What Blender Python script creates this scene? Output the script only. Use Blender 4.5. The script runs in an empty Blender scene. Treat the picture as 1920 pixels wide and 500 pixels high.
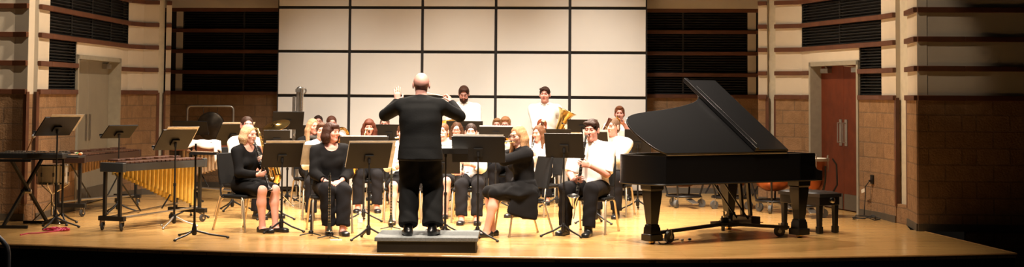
import bpy, math, random
import numpy as np
from mathutils import Vector, Matrix
random.seed(7); np.random.seed(7)
SC = bpy.context.scene
COL = SC.collection
R = math.radians
V = lambda *a: Vector(a)

# ------------------------------------------------------------------ camera
FPX, PX0, PY0, H, ROLL = 2800.0, 960.0, 33.0, 1.63, 0.007
PITCH = math.atan((178.0 - PY0) / FPX)
fw = V(0, math.cos(PITCH), math.sin(PITCH))
up0 = V(0, -math.sin(PITCH), math.cos(PITCH))
rt0 = V(1, 0, 0)
rt = rt0 * math.cos(ROLL) + up0 * math.sin(ROLL)
up = -rt0 * math.sin(ROLL) + up0 * math.cos(ROLL)
cam_d = bpy.data.cameras.new('camera')
cam = bpy.data.objects.new('camera', cam_d); COL.objects.link(cam)
cam_d.sensor_fit = 'HORIZONTAL'; cam_d.sensor_width = 36.0
cam_d.lens = FPX / 1920 * 36
cam_d.shift_y = (PY0 - 250) / 1920
cam_d.clip_end = 200
M3 = Matrix((rt, up, -fw)).transposed()
cam.matrix_world = Matrix.Translation((0, 0, H)) @ M3.to_4x4()
SC.camera = cam

def ray(px, py):
    return rt * (px - PX0) + up * (PY0 - py) + fw * FPX
def at(px, py, D):                       # world point at depth D on the sight line
    d = ray(px, py); d = d * (D / d.y); return V(d.x, d.y, d.z + H)
def fl(px, py, z=0.0):                   # world point on a level surface
    d = ray(px, py); d = d * ((z - H) / d.z); return V(d.x, d.y, z)
def xat(px, D): return at(px, 178 + .007 * (px - 960), D).x

# ------------------------------------------------------------------ materials
MATS = {}
def mat(name, col, rough=.5, metal=0., var=.08, scale=12., bump=0., bscale=60., coat=0., emit=None, spec=None):
    if name in MATS: return MATS[name]
    m = bpy.data.materials.new(name); m.use_nodes = True
    n = m.node_tree; b = n.nodes['Principled BSDF']
    b.inputs['Roughness'].default_value = rough; b.inputs['Metallic'].default_value = metal
    if coat: b.inputs['Coat Weight'].default_value = coat; b.inputs['Coat Roughness'].default_value = .08
    if spec is not None: b.inputs['Specular IOR Level'].default_value = spec
    tc = n.nodes.new('ShaderNodeTexCoord')
    nz = n.nodes.new('ShaderNodeTexNoise'); nz.inputs['Scale'].default_value = scale; nz.inputs['Detail'].default_value = 4
    n.links.new(tc.outputs['Object'], nz.inputs['Vector'])
    r = n.nodes.new('ShaderNodeValToRGB')
    r.color_ramp.elements[0].position = .3; r.color_ramp.elements[1].position = .7
    r.color_ramp.elements[0].color = (*[c * (1 - var) for c in col], 1)
    r.color_ramp.elements[1].color = (*[min(1, c * (1 + var)) for c in col], 1)
    n.links.new(nz.outputs['Fac'], r.inputs['Fac']); n.links.new(r.outputs['Color'], b.inputs['Base Color'])
    if bump:
        nb = n.nodes.new('ShaderNodeTexNoise'); nb.inputs['Scale'].default_value = bscale; nb.inputs['Detail'].default_value = 5
        n.links.new(tc.outputs['Object'], nb.inputs['Vector'])
        bp = n.nodes.new('ShaderNodeBump'); bp.inputs['Strength'].default_value = bump; bp.inputs['Distance'].default_value = .01
        n.links.new(nb.outputs['Fac'], bp.inputs['Height']); n.links.new(bp.outputs['Normal'], b.inputs['Normal'])
    MATS[name] = m; return m

def brick_mat(name, c1, c2, mortar, bw=.406, bh=.203, ms=.01, rough=.9, bump=.6):
    m = bpy.data.materials.new(name); m.use_nodes = True
    n = m.node_tree; b = n.nodes['Principled BSDF']; b.inputs['Roughness'].default_value = rough
    b.inputs['Specular IOR Level'].default_value = .2
    uv = n.nodes.new('ShaderNodeUVMap')
    bt = n.nodes.new('ShaderNodeTexBrick')
    bt.inputs['Scale'].default_value = 1; bt.inputs['Brick Width'].default_value = bw; bt.inputs['Row Height'].default_value = bh
    bt.inputs['Mortar Size'].default_value = ms; bt.inputs['Mortar Smooth'].default_value = .2; bt.inputs['Bias'].default_value = 0
    bt.inputs['Color1'].default_value = (*c1, 1); bt.inputs['Color2'].default_value = (*c2, 1); bt.inputs['Mortar'].default_value = (*mortar, 1)
    n.links.new(uv.outputs['UV'], bt.inputs['Vector'])
    nz = n.nodes.new('ShaderNodeTexNoise'); nz.inputs['Scale'].default_value = 9; nz.inputs['Detail'].default_value = 6
    n.links.new(uv.outputs['UV'], nz.inputs['Vector'])
    mx = n.nodes.new('ShaderNodeMixRGB'); mx.blend_type = 'MULTIPLY'; mx.inputs['Fac'].default_value = .55
    rp = n.nodes.new('ShaderNodeValToRGB'); rp.color_ramp.elements[0].position = .3; rp.color_ramp.elements[1].position = .75
    rp.color_ramp.elements[0].color = (.55, .5, .45, 1); rp.color_ramp.elements[1].color = (1.1, 1.05, 1, 1)
    n.links.new(nz.outputs['Fac'], rp.inputs['Fac'])
    n.links.new(bt.outputs['Color'], mx.inputs['Color1']); n.links.new(rp.outputs['Color'], mx.inputs['Color2'])
    n.links.new(mx.outputs['Color'], b.inputs['Base Color'])
    nb = n.nodes.new('ShaderNodeTexNoise'); nb.inputs['Scale'].default_value = 40; nb.inputs['Detail'].default_value = 6
    n.links.new(uv.outputs['UV'], nb.inputs['Vector'])
    sub = n.nodes.new('ShaderNodeMath'); sub.operation = 'SUBTRACT'
    n.links.new(nb.outputs['Fac'], sub.inputs[0]); n.links.new(bt.outputs['Fac'], sub.inputs[1])
    bp = n.nodes.new('ShaderNodeBump'); bp.inputs['Strength'].default_value = bump; bp.inputs['Distance'].default_value = .02
    n.links.new(sub.outputs['Value'], bp.inputs['Height']); n.links.new(bp.outputs['Normal'], b.inputs['Normal'])
    MATS[name] = m; return m

# ------------------------------------------------------------------ mesh builder
def basis(d, hint=None):
    d = Vector(d).normalized()
    h = Vector(hint) if hint is not None else (V(0, 0, 1) if abs(d.z) < .95 else V(1, 0, 0))
    x = h.cross(d)
    if x.length < 1e-6: x = V(1, 0, 0).cross(d) if abs(d.x) < .9 else V(0, 1, 0).cross(d)
    x.normalize(); y = d.cross(x)
    return x, y, d

class Mb:
    def __init__(s): s.v = []; s.f = []; s.m = []; s.uv = None; s.mi = 0
    def add(s, vs, fs):
        o = len(s.v); s.v += [tuple(p) for p in vs]; s.f += [tuple(i + o for i in f) for f in fs]; s.m += [s.mi] * len(fs)
        return s
    def box(s, c, size, rot=None, taper=None):
        hx, hy, hz = [q / 2 for q in size]
        vs = [V(x * hx, y * hy, z * hz) for z in (-1, 1) for y in (-1, 1) for x in (-1, 1)]
        if taper: vs = [V(p.x * (taper if p.z < 0 else 1), p.y * (taper if p.z < 0 else 1), p.z) for p in vs]
        if rot is not None: vs = [rot @ p for p in vs]
        vs = [p + Vector(c) for p in vs]
        return s.add(vs, [(0, 2, 3, 1), (4, 5, 7, 6), (0, 1, 5, 4), (2, 6, 7, 3), (0, 4, 6, 2), (1, 3, 7, 5)])
    def bar(s, a, b, w, h, hint=None):            # box beam between points
        a, b = Vector(a), Vector(b); x, y, d = basis(b - a, hint); 
        rot = Matrix((x, y, d)).transposed()
        return s.box((a + b) / 2, (w, h, (b - a).length), rot)
    def cyl(s, a, b, r, r2=None, n=12):
        return s.tube([a, b], [r, r if r2 is None else r2], n)
    def tube(s, pts, r, n=10, closed=False, cap=True):
        pts = [Vector(p) for p in pts]; N = len(pts)
        if not isinstance(r, (list, tuple)): r = [r] * N
        vs = []; fs = []; x = None
        for i, p in enumerate(pts):
            if closed: d = pts[(i + 1) % N] - pts[i - 1]
            elif i == 0: d = pts[1] - pts[0]
            elif i == N - 1: d = pts[-1] - pts[-2]
            else: d = (pts[i + 1] - p).normalized() + (p - pts[i - 1]).normalized()
            if d.length < 1e-9: d = V(0, 0, 1)
            d.normalize()
            if x is None: x, y, _ = basis(d)
            else:
                x = x - d * x.dot(d)
                if x.length < 1e-6: x, y, _ = basis(d)
                x.normalize(); y = d.cross(x)
            for k in range(n):
                a = 2 * math.pi * k / n; vs.append(p + x * (r[i] * math.cos(a)) + y * (r[i] * math.sin(a)))
        M = N if closed else N - 1
        for i in range(M):
            j = (i + 1) % N
            for k in range(n):
                l = (k + 1) % n
                fs.append((i * n + k, i * n + l, j * n + l, j * n + k))
        if cap and not closed:
            fs.append(tuple(range(n - 1, -1, -1))); fs.append(tuple((N - 1) * n + k for k in range(n)))
        return s.add(vs, fs)
    def lathe(s, o, axis, prof, n=20, hint=None):  # prof: (z, r)
        x, y, d = basis(axis, hint); o = Vector(o); vs = []; fs = []
        for z, r in prof:
            for k in range(n):
                a = 2 * math.pi * k / n; vs.append(o + d * z + x * (r * math.cos(a)) + y * (r * math.sin(a)))
        for i in range(len(prof) - 1):
            for k in range(n):
                l = (k + 1) % n; fs.append((i * n + k, i * n + l, (i + 1) * n + l, (i + 1) * n + k))
        if prof[0][1] > 1e-5: fs.append(tuple(range(n - 1, -1, -1)))
        if prof[-1][1] > 1e-5: fs.append(tuple((len(prof) - 1) * n + k for k in range(n)))
        return s.add(vs, fs)
    def torus(s, c, axis, Rr, r, n=24, m=8, hint=None):
        x, y, d = basis(axis, hint); c = Vector(c)
        return s.tube([c + x * (Rr * math.cos(2 * math.pi * k / n)) + y * (Rr * math.sin(2 * math.pi * k / n)) for k in range(n)], r, m, closed=True)
    def prism(s, poly, z0, z1):                    # polygon in XY extruded in Z
        n = len(poly); vs = [V(p[0], p[1], z0) for p in poly] + [V(p[0], p[1], z1) for p in poly]
        fs = [tuple(range(n - 1, -1, -1)), tuple(range(n, 2 * n))] + [(i, (i + 1) % n, n + (i + 1) % n, n + i) for i in range(n)]
        return s.add(vs, fs)
    def ell(s, c, r, n=14, m=9, rot=None):
        vs = []; fs = []
        for i in range(m + 1):
            t = math.pi * i / m
            for k in range(n):
                a = 2 * math.pi * k / n
                p = V(r[0] * math.sin(t) * math.cos(a), r[1] * math.sin(t) * math.sin(a), r[2] * math.cos(t))
                vs.append((rot @ p if rot is not None else p) + Vector(c))
        for i in range(m):
            for k in range(n):
                l = (k + 1) % n; fs.append((i * n + k, (i + 1) * n + k, (i + 1) * n + l, i * n + l))
        return s.add(vs, fs)
    def build(s, name, m, parent=None, bevel=0, loc=None, smooth=38):
        me = bpy.data.meshes.new(name); me.from_pydata(s.v, [], s.f); me.validate()
        for q in (m if isinstance(m, (list, tuple)) else [m]): me.materials.append(q)
        if len(me.polygons) == len(s.m): me.polygons.foreach_set('material_index', s.m)
        me.polygons.foreach_set('use_smooth', [True] * len(me.polygons)); me.set_sharp_from_angle(angle=R(smooth))
        me.update()
        o = bpy.data.objects.new(name, me); COL.objects.link(o)
        if parent is not None: o.parent = parent
        if loc is not None: o.location = loc
        if bevel:
            b = o.modifiers.new('bevel', 'BEVEL'); b.width = bevel; b.segments = 2; b.limit_method = 'ANGLE'; b.angle_limit = R(40)
        return o

def fix_normals(o):
    import bmesh
    bm = bmesh.new(); bm.from_mesh(o.data); bmesh.ops.recalc_face_normals(bm, faces=bm.faces); bm.to_mesh(o.data); bm.free()

def tag(o, label, cat, group=None, kind=None):
    o['label'] = label; o['category'] = cat
    if group: o['group'] = group
    if kind: o['kind'] = kind
    return o
def empty(name, label, cat, loc=(0, 0, 0), rz=0., group=None):
    o = bpy.data.objects.new(name, None); COL.objects.link(o); o.location = loc; o.rotation_euler = (0, 0, rz)
    o.empty_display_size = .1
    return tag(o, label, cat, group)
def struct(o): o['kind'] = 'structure'; return o
def children(o): return [c for c in bpy.data.objects if c.parent == o]
def copy_tree(o, parent=None):
    c = o.copy(); COL.objects.link(c)
    if parent is not None: c.parent = parent
    for ch in children(o): copy_tree(ch, c)
    return c
def arc(c, r, a0, a1, n, ux, uy):
    c, ux, uy = Vector(c), Vector(ux), Vector(uy)
    return [c + ux * (r * math.cos(R(a0 + (a1 - a0) * i / n))) + uy * (r * math.sin(R(a0 + (a1 - a0) * i / n))) for i in range(n + 1)]

# ------------------------------------------------------------------ palette
black_metal = mat('black_metal', (.012, .012, .012), .45, .3)
stand_black = mat('stand_black', (.0085, .008, .0075), .5, 0, bump=.05, spec=.25)
chair_black = mat('chair_black', (.009, .009, .009), .75, 0, bump=.15, bscale=150, spec=.2)
chrome = mat('chrome', (.62, .6, .56), .22, 1)
steel = mat('steel', (.42, .40, .36), .35, .9)
leg_metal = mat('leg_metal', (.50, .40, .26), .35, .75)
brass = mat('brass', (.78, .52, .18), .22, 1)
gold_tube = mat('gold_tube', (.86, .64, .17), .34, .7)
silver = mat('silver', (.75, .73, .68), .22, 1)
rubber = mat('rubber', (.03, .03, .03), .7)
grey_wheel = mat('grey_wheel', (.09, .09, .085), .6)
paper = mat('paper', (.8, .77, .68), .8, var=.04)
ebony = mat('ebony', (.015, .013, .013), .3)
bassoon_wood = mat('bassoon_wood', (.05, .012, .009), .28, coat=.3)
piano_black = mat('piano_black', (.005, .005, .0055), .34, coat=.12, var=.05, spec=.35)
copper = mat('copper', (.30, .095, .04), .35, .9)
white_cloth = mat('white_cloth', (.72, .72, .74), .9, var=.05, bump=.3, bscale=40)
rosewood = mat('rosewood', (.075, .03, .017), .4, var=.3, scale=30)
padauk = mat('padauk', (.22, .06, .03), .35, var=.25, scale=30)
lt_reson = mat('light_resonator', (.62, .46, .30), .35, .5)
concert_black = mat('concert_black', (.0075, .0072, .0075), .9, bump=.12, bscale=90, spec=.12)
suit_black = mat('suit_black', (.0085, .0088, .0088), .85, bump=.12, bscale=70, spec=.15)
trouser_black = mat('trouser_black', (.0085, .008, .009), .9, bump=.12, bscale=80, spec=.12)
grey_cloth = mat('grey_cloth', (.06, .055, .05), .9, bump=.1)
white_shirt = mat('white_shirt', (.82, .80, .75), .85, var=.03, bump=.15, bscale=45)
shoe_black = mat('shoe_black', (.01, .01, .01), .3)
lens_glass = mat('eyeglass_frame', (.05, .03, .02), .3)
# ------------------------------------------------------------------ the hall
BAND, BZ = .362, 1.63
WTOP = 4.3
plaster = mat('plaster', (.66, .60, .50), .85, var=.04, scale=3, bump=.08)
brick = brick_mat('split_face_block', (.37, .235, .135), (.31, .195, .11), (.25, .17, .11))
band_wood = mat('band_wood', (.115, .042, .02), .45, var=.2, scale=6)
louver = mat('louver_black', (.012, .012, .012), .6)
gap_shade_black = mat('gap_shade_black', (.01, .008, .007), .8)
base_grey = mat('base_grey', (.10, .085, .065), .7)
door_grey = mat('door_grey', (.27, .25, .20), .5, var=.05, scale=4)
frame_grey = mat('frame_grey', (.34, .32, .26), .5)
door_red = mat('door_red_wood', (.135, .032, .013), .6, var=.18, scale=5, spec=.2)
slot_beige = mat('slot_beige', (.62, .58, .47), .6)

def seg_frame(P, Q):
    P, Q = Vector((P[0], P[1], 0)), Vector((Q[0], Q[1], 0)); d = (Q - P).normalized()
    n = V(d.y, -d.x, 0)          # right-hand side of P->Q is the room side
    return P, Q, d, n
def wall_quad(mb, P, Q, z0, z1, off=0., thick=.12):
    P, Q, d, n = seg_frame(P, Q)
    a, b = P + n * off, Q + n * off; c, e = Q + n * (off - thick), P + n * (off - thick)
    vs = [V(p.x, p.y, z) for z in (z0, z1) for p in (a, b, c, e)]
    mb.add(vs, [(0, 1, 5, 4), (1, 2, 6, 5), (2, 3, 7, 6), (3, 0, 4, 7), (4, 5, 6, 7), (3, 2, 1, 0)])
def brick_uv(o, P, Q):
    P, Q, d, n = seg_frame(P, Q)
    uv = o.data.uv_layers.new(name='UVMap')
    for l in o.data.loops:
        p = o.data.vertices[l.vertex_index].co; uv.data[l.index].uv = ((p - P).dot(d) + .07, p.z - .003)
def louvers(mb, P, Q, z0, z1, off=.0):
    wall_quad(mb, P, Q, z0, z1, off - .09, .03)
    n = max(3, int((z1 - z0) / .04)); 
    P_, Q_, d, nn = seg_frame(P, Q)
    for i in range(n):
        z = z0 + (i + .5) * (z1 - z0) / n
        a = P_ + nn * (off - .03) + V(0, 0, z); b = Q_ + nn * (off - .03) + V(0, 0, z)
        # slanted blade
        t = nn * .03 + V(0, 0, -.012)
        vs = [a - t, b - t, b + t, a + t]; th = V(0, 0, .006)
        vs = vs + [v + th for v in vs]
        mb.add(vs, [(3, 2, 1, 0), (4, 5, 6, 7), (0, 1, 5, 4), (1, 2, 6, 5), (2, 3, 7, 6), (3, 0, 4, 7)])
    L = (Q_ - P_).length; k = max(1, int(L / 1.0))
    for i in range(k + 1):
        p = P_ + d * (L * i / k) + nn * (off - .02)
        mb.bar(p + V(0, 0, z0), p + V(0, 0, z1), .03, .03)

def lerp2(P, Q, t): return (P[0] + (Q[0] - P[0]) * t, P[1] + (Q[1] - P[1]) * t)

def build_side(name, segs):
    """segs: list of (P, Q, kind) with kind plaster/slot/door..., the room on the right of P->Q"""
    root = Mb(); first = segs[0]
    wall_quad(root, first[0], first[1], 0 if first[2] != 'hall' else -1.2, WTOP)
    w = root.build(name, plaster); struct(w)
    for i, (P, Q, kind) in enumerate(segs):
        if kind in ('plain', 'hall'):
            zb = 0 if kind == 'plain' else -1.2
            b = Mb(); wall_quad(b, P, Q, zb, BZ - .03, .012); o = b.build('block_wall', brick, w); brick_uv(o, P, Q)
            if i: b = Mb(); wall_quad(b, P, Q, BZ - .03, WTOP); b.build('plaster_panel', plaster, w)
            b = Mb(); wall_quad(b, P, Q, 0, .09, .022, .02); b.build('base_strip', base_grey, w)
        elif kind == 'slot':
            b = Mb(); wall_quad(b, P, Q, .25, WTOP, -.06, .05); b.build('light_slot', slot_beige, w)
            b = Mb(); wall_quad(b, P, Q, 0, .25); o = b.build('block_wall', brick, w); brick_uv(o, P, Q)
            for e, s_ in ((P, 1), (Q, -1)):
                P_, Q_, d, n = seg_frame(P, Q); e = Vector((e[0], e[1], 0)) + d * (.022 * s_) * 0
                b = Mb(); b.box(e + n * -.01 + V(0, 0, (BZ + .22) / 2), (.05, .05, BZ - .22), Matrix.Rotation(math.atan2(d.y, d.x), 3, 'Z'))
                b.build('slot_trim', band_wood, w)
        if kind in ('plain', 'hall', 'grille', 'dark', 'back', 'white'):
            for k in range(0, 7):
                z = BZ + BAND * k
                if kind == 'grille' and k < 2 : continue
                b = Mb(); wall_quad(b, P, Q, z - .033, z + .033, .045, .06); b.build('wood_band', band_wood, w, bevel=.006)
    return w

# left plan
L0, L1, L2, L3, L4 = (-8.6, 18.85), (-6.33, 19.0), (-6.13, 18.93), (-6.05, 19.08), (-6.04, 19.5)
L5, L6, L7, L8, L9 = (-6.05, 23.55), (-5.92, 24.0), (-5.70, 24.1), (-5.60, 24.18), (-5.52, 24.2)
wl = build_side('wall_left', [(L0, L1, 'hall'), (L1, L2, 'plain'), (L2, L3, 'slot'), (L3, L4, 'plain'), (L5, L6, 'plain'), (L6, L7, 'plain'), (L7, L8, 'slot'), (L8, L9, 'plain')])
R0, R1, R2, R3, R4, R5 = (8.5, 18.15), (5.58, 18.4), (5.0, 18.42), (5.1, 19.25), (5.04, 19.6), (5.0, 20.2)
R6, R7, R8, R9 = (4.43, 22.8), (4.08, 23.1), (3.96, 23.15), (3.83, 23.2)
wr = build_side('wall_right', [(R9, R8, 'plain'), (R8, R7, 'slot'), (R7, R6, 'plain'), (R5, R4, 'plain'), (R4, R3, 'slot'), (R3, R2, 'plain'), (R2, R1, 'plain'), (R1, R0, 'hall')])

def door_wall(w, P, Q, t0, t1, tag_side, dname, dmat, fmat, near_first, push):
    """wall with louvers above a double door between t0..t1 along P->Q (room on the right)"""
    A, B = lerp2(P, Q, t0), lerp2(P, Q, t1)
    z2 = BZ + 2 * BAND
    # block on both sides of the door
    for a, b_ in ((P, A), (B, Q)):
        if math.dist(a, b_) < .05: continue
        m = Mb(); wall_quad(m, a, b_, 0, BZ - .03, .012); o = m.build('block_wall', brick, w); brick_uv(o, a, b_)
        m = Mb(); wall_quad(m, a, b_, 0, .09, .022, .02); m.build('base_strip', base_grey, w)
    # wood cap, small louver on the near side, plaster on the far side
    near = (P, A) if near_first else (B, Q); far = (B, Q) if near_first else (P, A)
    for k in (0, 1):
        for s_ in (near, far):
            if math.dist(*s_) < .05: continue
            m = Mb(); wall_quad(m, s_[0], s_[1], BZ + k * BAND - .033, BZ + k * BAND + .033, .045, .06); m.build('wood_band', band_wood, w, bevel=.006)
    m = Mb(); louvers(m, near[0], near[1], BZ + .03, z2 - .03); m.build('louver_grille', louver, w)
    if math.dist(*far) > .05:
        m = Mb(); wall_quad(m, far[0], far[1], BZ, z2); m.build('plaster_panel', plaster, w)
    # lintel
    m = Mb(); wall_quad(m, A, B, 2.15, z2 - .03, .01, .3); m.build('lintel', plaster, w)
    # louvers above everything
    for k in range(2, 7):
        z = BZ + k * BAND
        m = Mb(); wall_quad(m, P, Q, z - .033, z + .033, .045, .06); m.build('wood_band', band_wood, w, bevel=.006)
        if z + BAND < WTOP + .1:
            m = Mb(); louvers(m, P, Q, z + .03, z + BAND - .03); m.build('louver_grille', louver, w)
    # door
    Pd, Qd, d, n = seg_frame(A, B)
    root = bpy.data.objects.new(dname, None); COL.objects.link(root); struct(root); root.location = (Pd + Qd) / 2
    off = -root.location
    def part(nm, mb, mt, bev=0, par=root, shift=True):
        if shift: mb.v = [tuple(Vector(p) + off) for p in mb.v]
        return mb.build(nm, mt, par, bevel=bev)
    L = (Qd - Pd).length; dep = .17
    m = Mb()
    for e, s_ in ((Pd, 1), (Qd, -1)):
        c = e + d * (.03 * s_) - n * (dep / 2); rot = Matrix.Rotation(math.atan2(d.y, d.x), 3, 'Z')
        m.box(c + V(0, 0, 1.075), (.06, dep + .06, 2.15), rot)
    c = (Pd + Qd) / 2 - n * (dep / 2); m.box(c + V(0, 0, 2.12), (L, dep + .06, .06), rot)
    part('door_frame', m, fmat)
    for k in (0, 1):
        a = Pd + d * (.06 + k * (L / 2 - .06)) ; w_ = L / 2 - .063
        m = Mb(); m.box(a + d * (w_ / 2) - n * dep + V(0, 0, 1.05), (w_, .045, 2.08), rot)
        leaf = part('door_leaf', m, dmat, .004)
        m = Mb(); m.box(a + d * (w_ / 2) - n * (dep - .03) + V(0, 0, .13), (w_ - .06, .012, .22), rot); part('kick_plate', m, base_grey, 0, leaf)
        s_ = 1 if k else -1
        hp = a + d * (.09 if k else w_ - .09) - n * (dep - .028)
        m = Mb(); m.box(hp + V(0, 0, 1.12), (.085, .012, .38), rot); part('push_plate', m, steel, 0, leaf)
        if push: m = Mb(); m.tube([hp + V(0, 0, .98), hp + n * .05 + V(0, 0, .98), hp + n * .05 + V(0, 0, 1.26), hp + V(0, 0, 1.26)], .01, 8); part('pull_handle', m, steel, 0, leaf)
        cp = a + d * (.25 if not k else w_ - .25) - n * (dep - .06)
        m = Mb(); m.box(cp + V(0, 0, 2.02), (.26, .07, .07), rot)
        m.bar(cp + V(0, 0, 2.06), cp + n * .1 + d * (.22 * (1 if not k else -1)) + V(0, 0, 2.08), .025, .012)
        part('door_closer', m, steel, .004, leaf)
    return root

door_wall(wl, L4, L5, (20.72 - 19.5) / 4.05, (23.05 - 19.5) / 4.05, 'left', 'door_1', door_grey, frame_grey, True, False)
LR = math.dist(R6, R5)
door_wall(wr, R6, R5, (22.8 - 22.49) / 2.6, (22.8 - 20.85) / 2.6, 'right', 'door_2', door_red, frame_grey, False, True)

# back wall, slightly nearer on the right
def bk(x): return (x, 26.05 - (x + 5.74) * .0876)
xs_b = [-6.6, -5.99, -5.86, -5.74, 3.98, 4.12, 4.24, 4.8]
wb_m = Mb(); wall_quad(wb_m, bk(xs_b[0]), bk(xs_b[-1]), 0, BZ - .03); wb = wb_m.build('wall_back', brick); struct(wb); brick_uv(wb, bk(xs_b[0]), bk(xs_b[-1]))
BT = BZ + 4 * BAND
for i, kd in enumerate(['dark', 'dark', 'white', 'grille', 'white', 'dark', 'dark']):
    P, Q = bk(xs_b[i]), bk(xs_b[i + 1])
    m = Mb()
    if kd == 'white': wall_quad(m, P, Q, BZ, BT); m.build('plaster_panel', plaster, wb)
    elif kd == 'dark': wall_quad(m, P, Q, BZ, BT); m.build('gap_shade_panel', gap_shade_black, wb)  # flat black panel, the darkness of a gap is put into its colour
    else:
        for k in range(4):
            m = Mb(); louvers(m, P, Q, BZ + k * BAND + .03, BZ + (k + 1) * BAND - .03); m.build('louver_grille', louver, wb)
for k in range(5):
    m = Mb(); wall_quad(m, bk(xs_b[0]), bk(xs_b[-1]), BZ + k * BAND - .033, BZ + k * BAND + .033, .045, .06); m.build('wood_band', band_wood, wb, bevel=.006)
m = Mb(); wall_quad(m, bk(xs_b[0]), bk(xs_b[-1]), BT + .03, WTOP + .6, .12, .25); m.build('plaster_panel', plaster, wb)
m = Mb(); wall_quad(m, bk(xs_b[0]), bk(xs_b[-1]), 0, .09, .022, .02); m.build('base_strip', base_grey, wb)

# stage floor
wood = bpy.data.materials.new('stage_maple'); wood.use_nodes = True
n = wood.node_tree; b = n.nodes['Principled BSDF']; b.inputs['Roughness'].default_value = .22
b.inputs['Coat Weight'].default_value = .25; b.inputs['Coat Roughness'].default_value = .12
tc = n.nodes.new('ShaderNodeTexCoord')
bt = n.nodes.new('ShaderNodeTexBrick'); bt.inputs['Scale'].default_value = 1; bt.inputs['Brick Width'].default_value = 1.1; bt.inputs['Row Height'].default_value = .057
bt.inputs['Mortar Size'].default_value = .0012; bt.inputs['Color1'].default_value = (.75, .455, .165, 1); bt.inputs['Color2'].default_value = (.65, .38, .13, 1)
bt.inputs['Mortar'].default_value = (.30, .16, .06, 1); bt.offset = .37
n.links.new(tc.outputs['Object'], bt.inputs['Vector'])
mp = n.nodes.new('ShaderNodeMapping'); mp.inputs['Scale'].default_value = (1.2, 26, 1); n.links.new(tc.outputs['Object'], mp.inputs['Vector'])
nz = n.nodes.new('ShaderNodeTexNoise'); nz.inputs['Scale'].default_value = 2.5; nz.inputs['Detail'].default_value = 5; n.links.new(mp.outputs['Vector'], nz.inputs['Vector'])
rp = n.nodes.new('ShaderNodeValToRGB'); rp.color_ramp.elements[0].position = .3; rp.color_ramp.elements[1].position = .7
rp.color_ramp.elements[0].color = (.82, .8, .76, 1); rp.color_ramp.elements[1].color = (1.05, 1.04, 1.03, 1); n.links.new(nz.outputs['Fac'], rp.inputs['Fac'])
mx = n.nodes.new('ShaderNodeMixRGB'); mx.blend_type = 'MULTIPLY'; mx.inputs['Fac'].default_value = 1
n.links.new(bt.outputs['Color'], mx.inputs['Color1']); n.links.new(rp.outputs['Color'], mx.inputs['Color2']); n.links.new(mx.outputs['Color'], b.inputs['Base Color'])
edge_px = [(-60, 453), (0, 455.5), (120, 459.5), (240, 464), (480, 471.5), (700, 476.5), (950, 481), (1120, 483), (1260, 483.5), (1460, 482), (1710, 478), (1905, 474)]
edge = [fl(*p) for p in edge_px]
edge[0] = V(-8.6, edge[1].y + .55, 0)
poly = [(p.x, p.y) for p in edge] + [(fl(1733, 434.5).x + .02, 18.5), (4.95, 18.6), (6.0, 24), (6.0, 26.3), (-7, 27), (-8.6, 20)]
m = Mb(); m.prism(poly, -.05, 0); flo = m.build('floor', wood, smooth=20); struct(flo)
fas = mat('fascia_black', (.010, .008, .007), .7)
nose = mat('nosing_wood', (.50, .26, .09), .35)
m = Mb()
ep = edge + [V(fl(1733, 434.5).x + .02, 18.5, 0)]
m.tube([p + V(0, 0, -.012) for p in ep], .016, 8); o = m.build('trim_1', nose); struct(o)
m = Mb()
for i in range(len(ep) - 1):
    a, c = ep[i] + V(0, .03, 0), ep[i + 1] + V(0, .03, 0)
    if i == len(ep) - 2: a, c = ep[i] + V(-.03, 0, 0), ep[i + 1] + V(-.03, 0, 0)
    m.add([a + V(0, 0, -1.2), c + V(0, 0, -1.2), c + V(0, 0, -.03), a + V(0, 0, -.03)], [(0, 1, 2, 3)])
o = m.build('wall_apron', fas); struct(o)
carpet = mat('aisle_carpet', (.012, .010, .010), .95)
m = Mb(); m.box((0, 10, -1.25), (26, 22, .1)); o = m.build('floor_aisle', carpet); struct(o)

# white acoustic shell on the stage
shell_white = mat('shell_panel', (.67, .65, .605), .65, var=.02, scale=2)
shell_frame = mat('shell_frame', (.012, .010, .009), .6)
SL, SR = V(xat(519, 25.0), 25.0, 0), V(xat(1213, 24.55), 24.55, 0)
sd = (SR - SL).normalized(); sn = V(sd.y, -sd.x, 0)
shell = empty('acoustic_shell', 'white panelled acoustic shell wall behind the band with black grid lines', 'acoustic shell', (SL + SR) / 2)
so = -((SL + SR) / 2)
rows = [.05, .115 + .0, .86, 1.597, 2.335, 3.07, 3.80, 4.5]; rows = [.06, .86, 1.597, 2.335, 3.07, 3.80, 4.5]
m = Mb(); rot = Matrix.Rotation(math.atan2(sd.y, sd.x), 3, 'Z')
LL = (SR - SL).length
m.box(V(0, 0, 2.28) - sn * .04, (LL, .04, 4.5), rot); m.build('frame', shell_frame, shell)
colx = [0, 137.5 / 694, 275 / 694, 413 / 694, 551 / 694, 1]
for i in range(5):
    for j in range(6):
        a = SL + sd * (LL * colx[i] + .023) + so; c = SL + sd * (LL * colx[i + 1] - .023) + so
        m = Mb(); m.box((a + c) / 2 + V(0, 0, (rows[j] + rows[j + 1]) / 2), ((c - a).length, .03, rows[j + 1] - rows[j] - .048), rot)
        m.build('panel', shell_white, shell, bevel=.004)
for x_ in (0.08, .5, .92):
    m = Mb(); p = SL + sd * (LL * x_) + so - sn * .06; m.box(p - sn * .25 + V(0, 0, .04), (.3, .6, .06), rot); m.bar(p + V(0, 0, .05), p + V(0, 0, 4.3), .06, .06); m.bar(p - sn * .5 + V(0, 0, .06), p + V(0, 0, 1.4), .04, .04)
    m.build('support', black_metal, shell)
# ------------------------------------------------------------------ implicit figures
A3 = lambda p: np.array((p[0], p[1], p[2]), dtype=np.float32)
def nrm(a): return a / (np.linalg.norm(a) + 1e-9)

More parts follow.
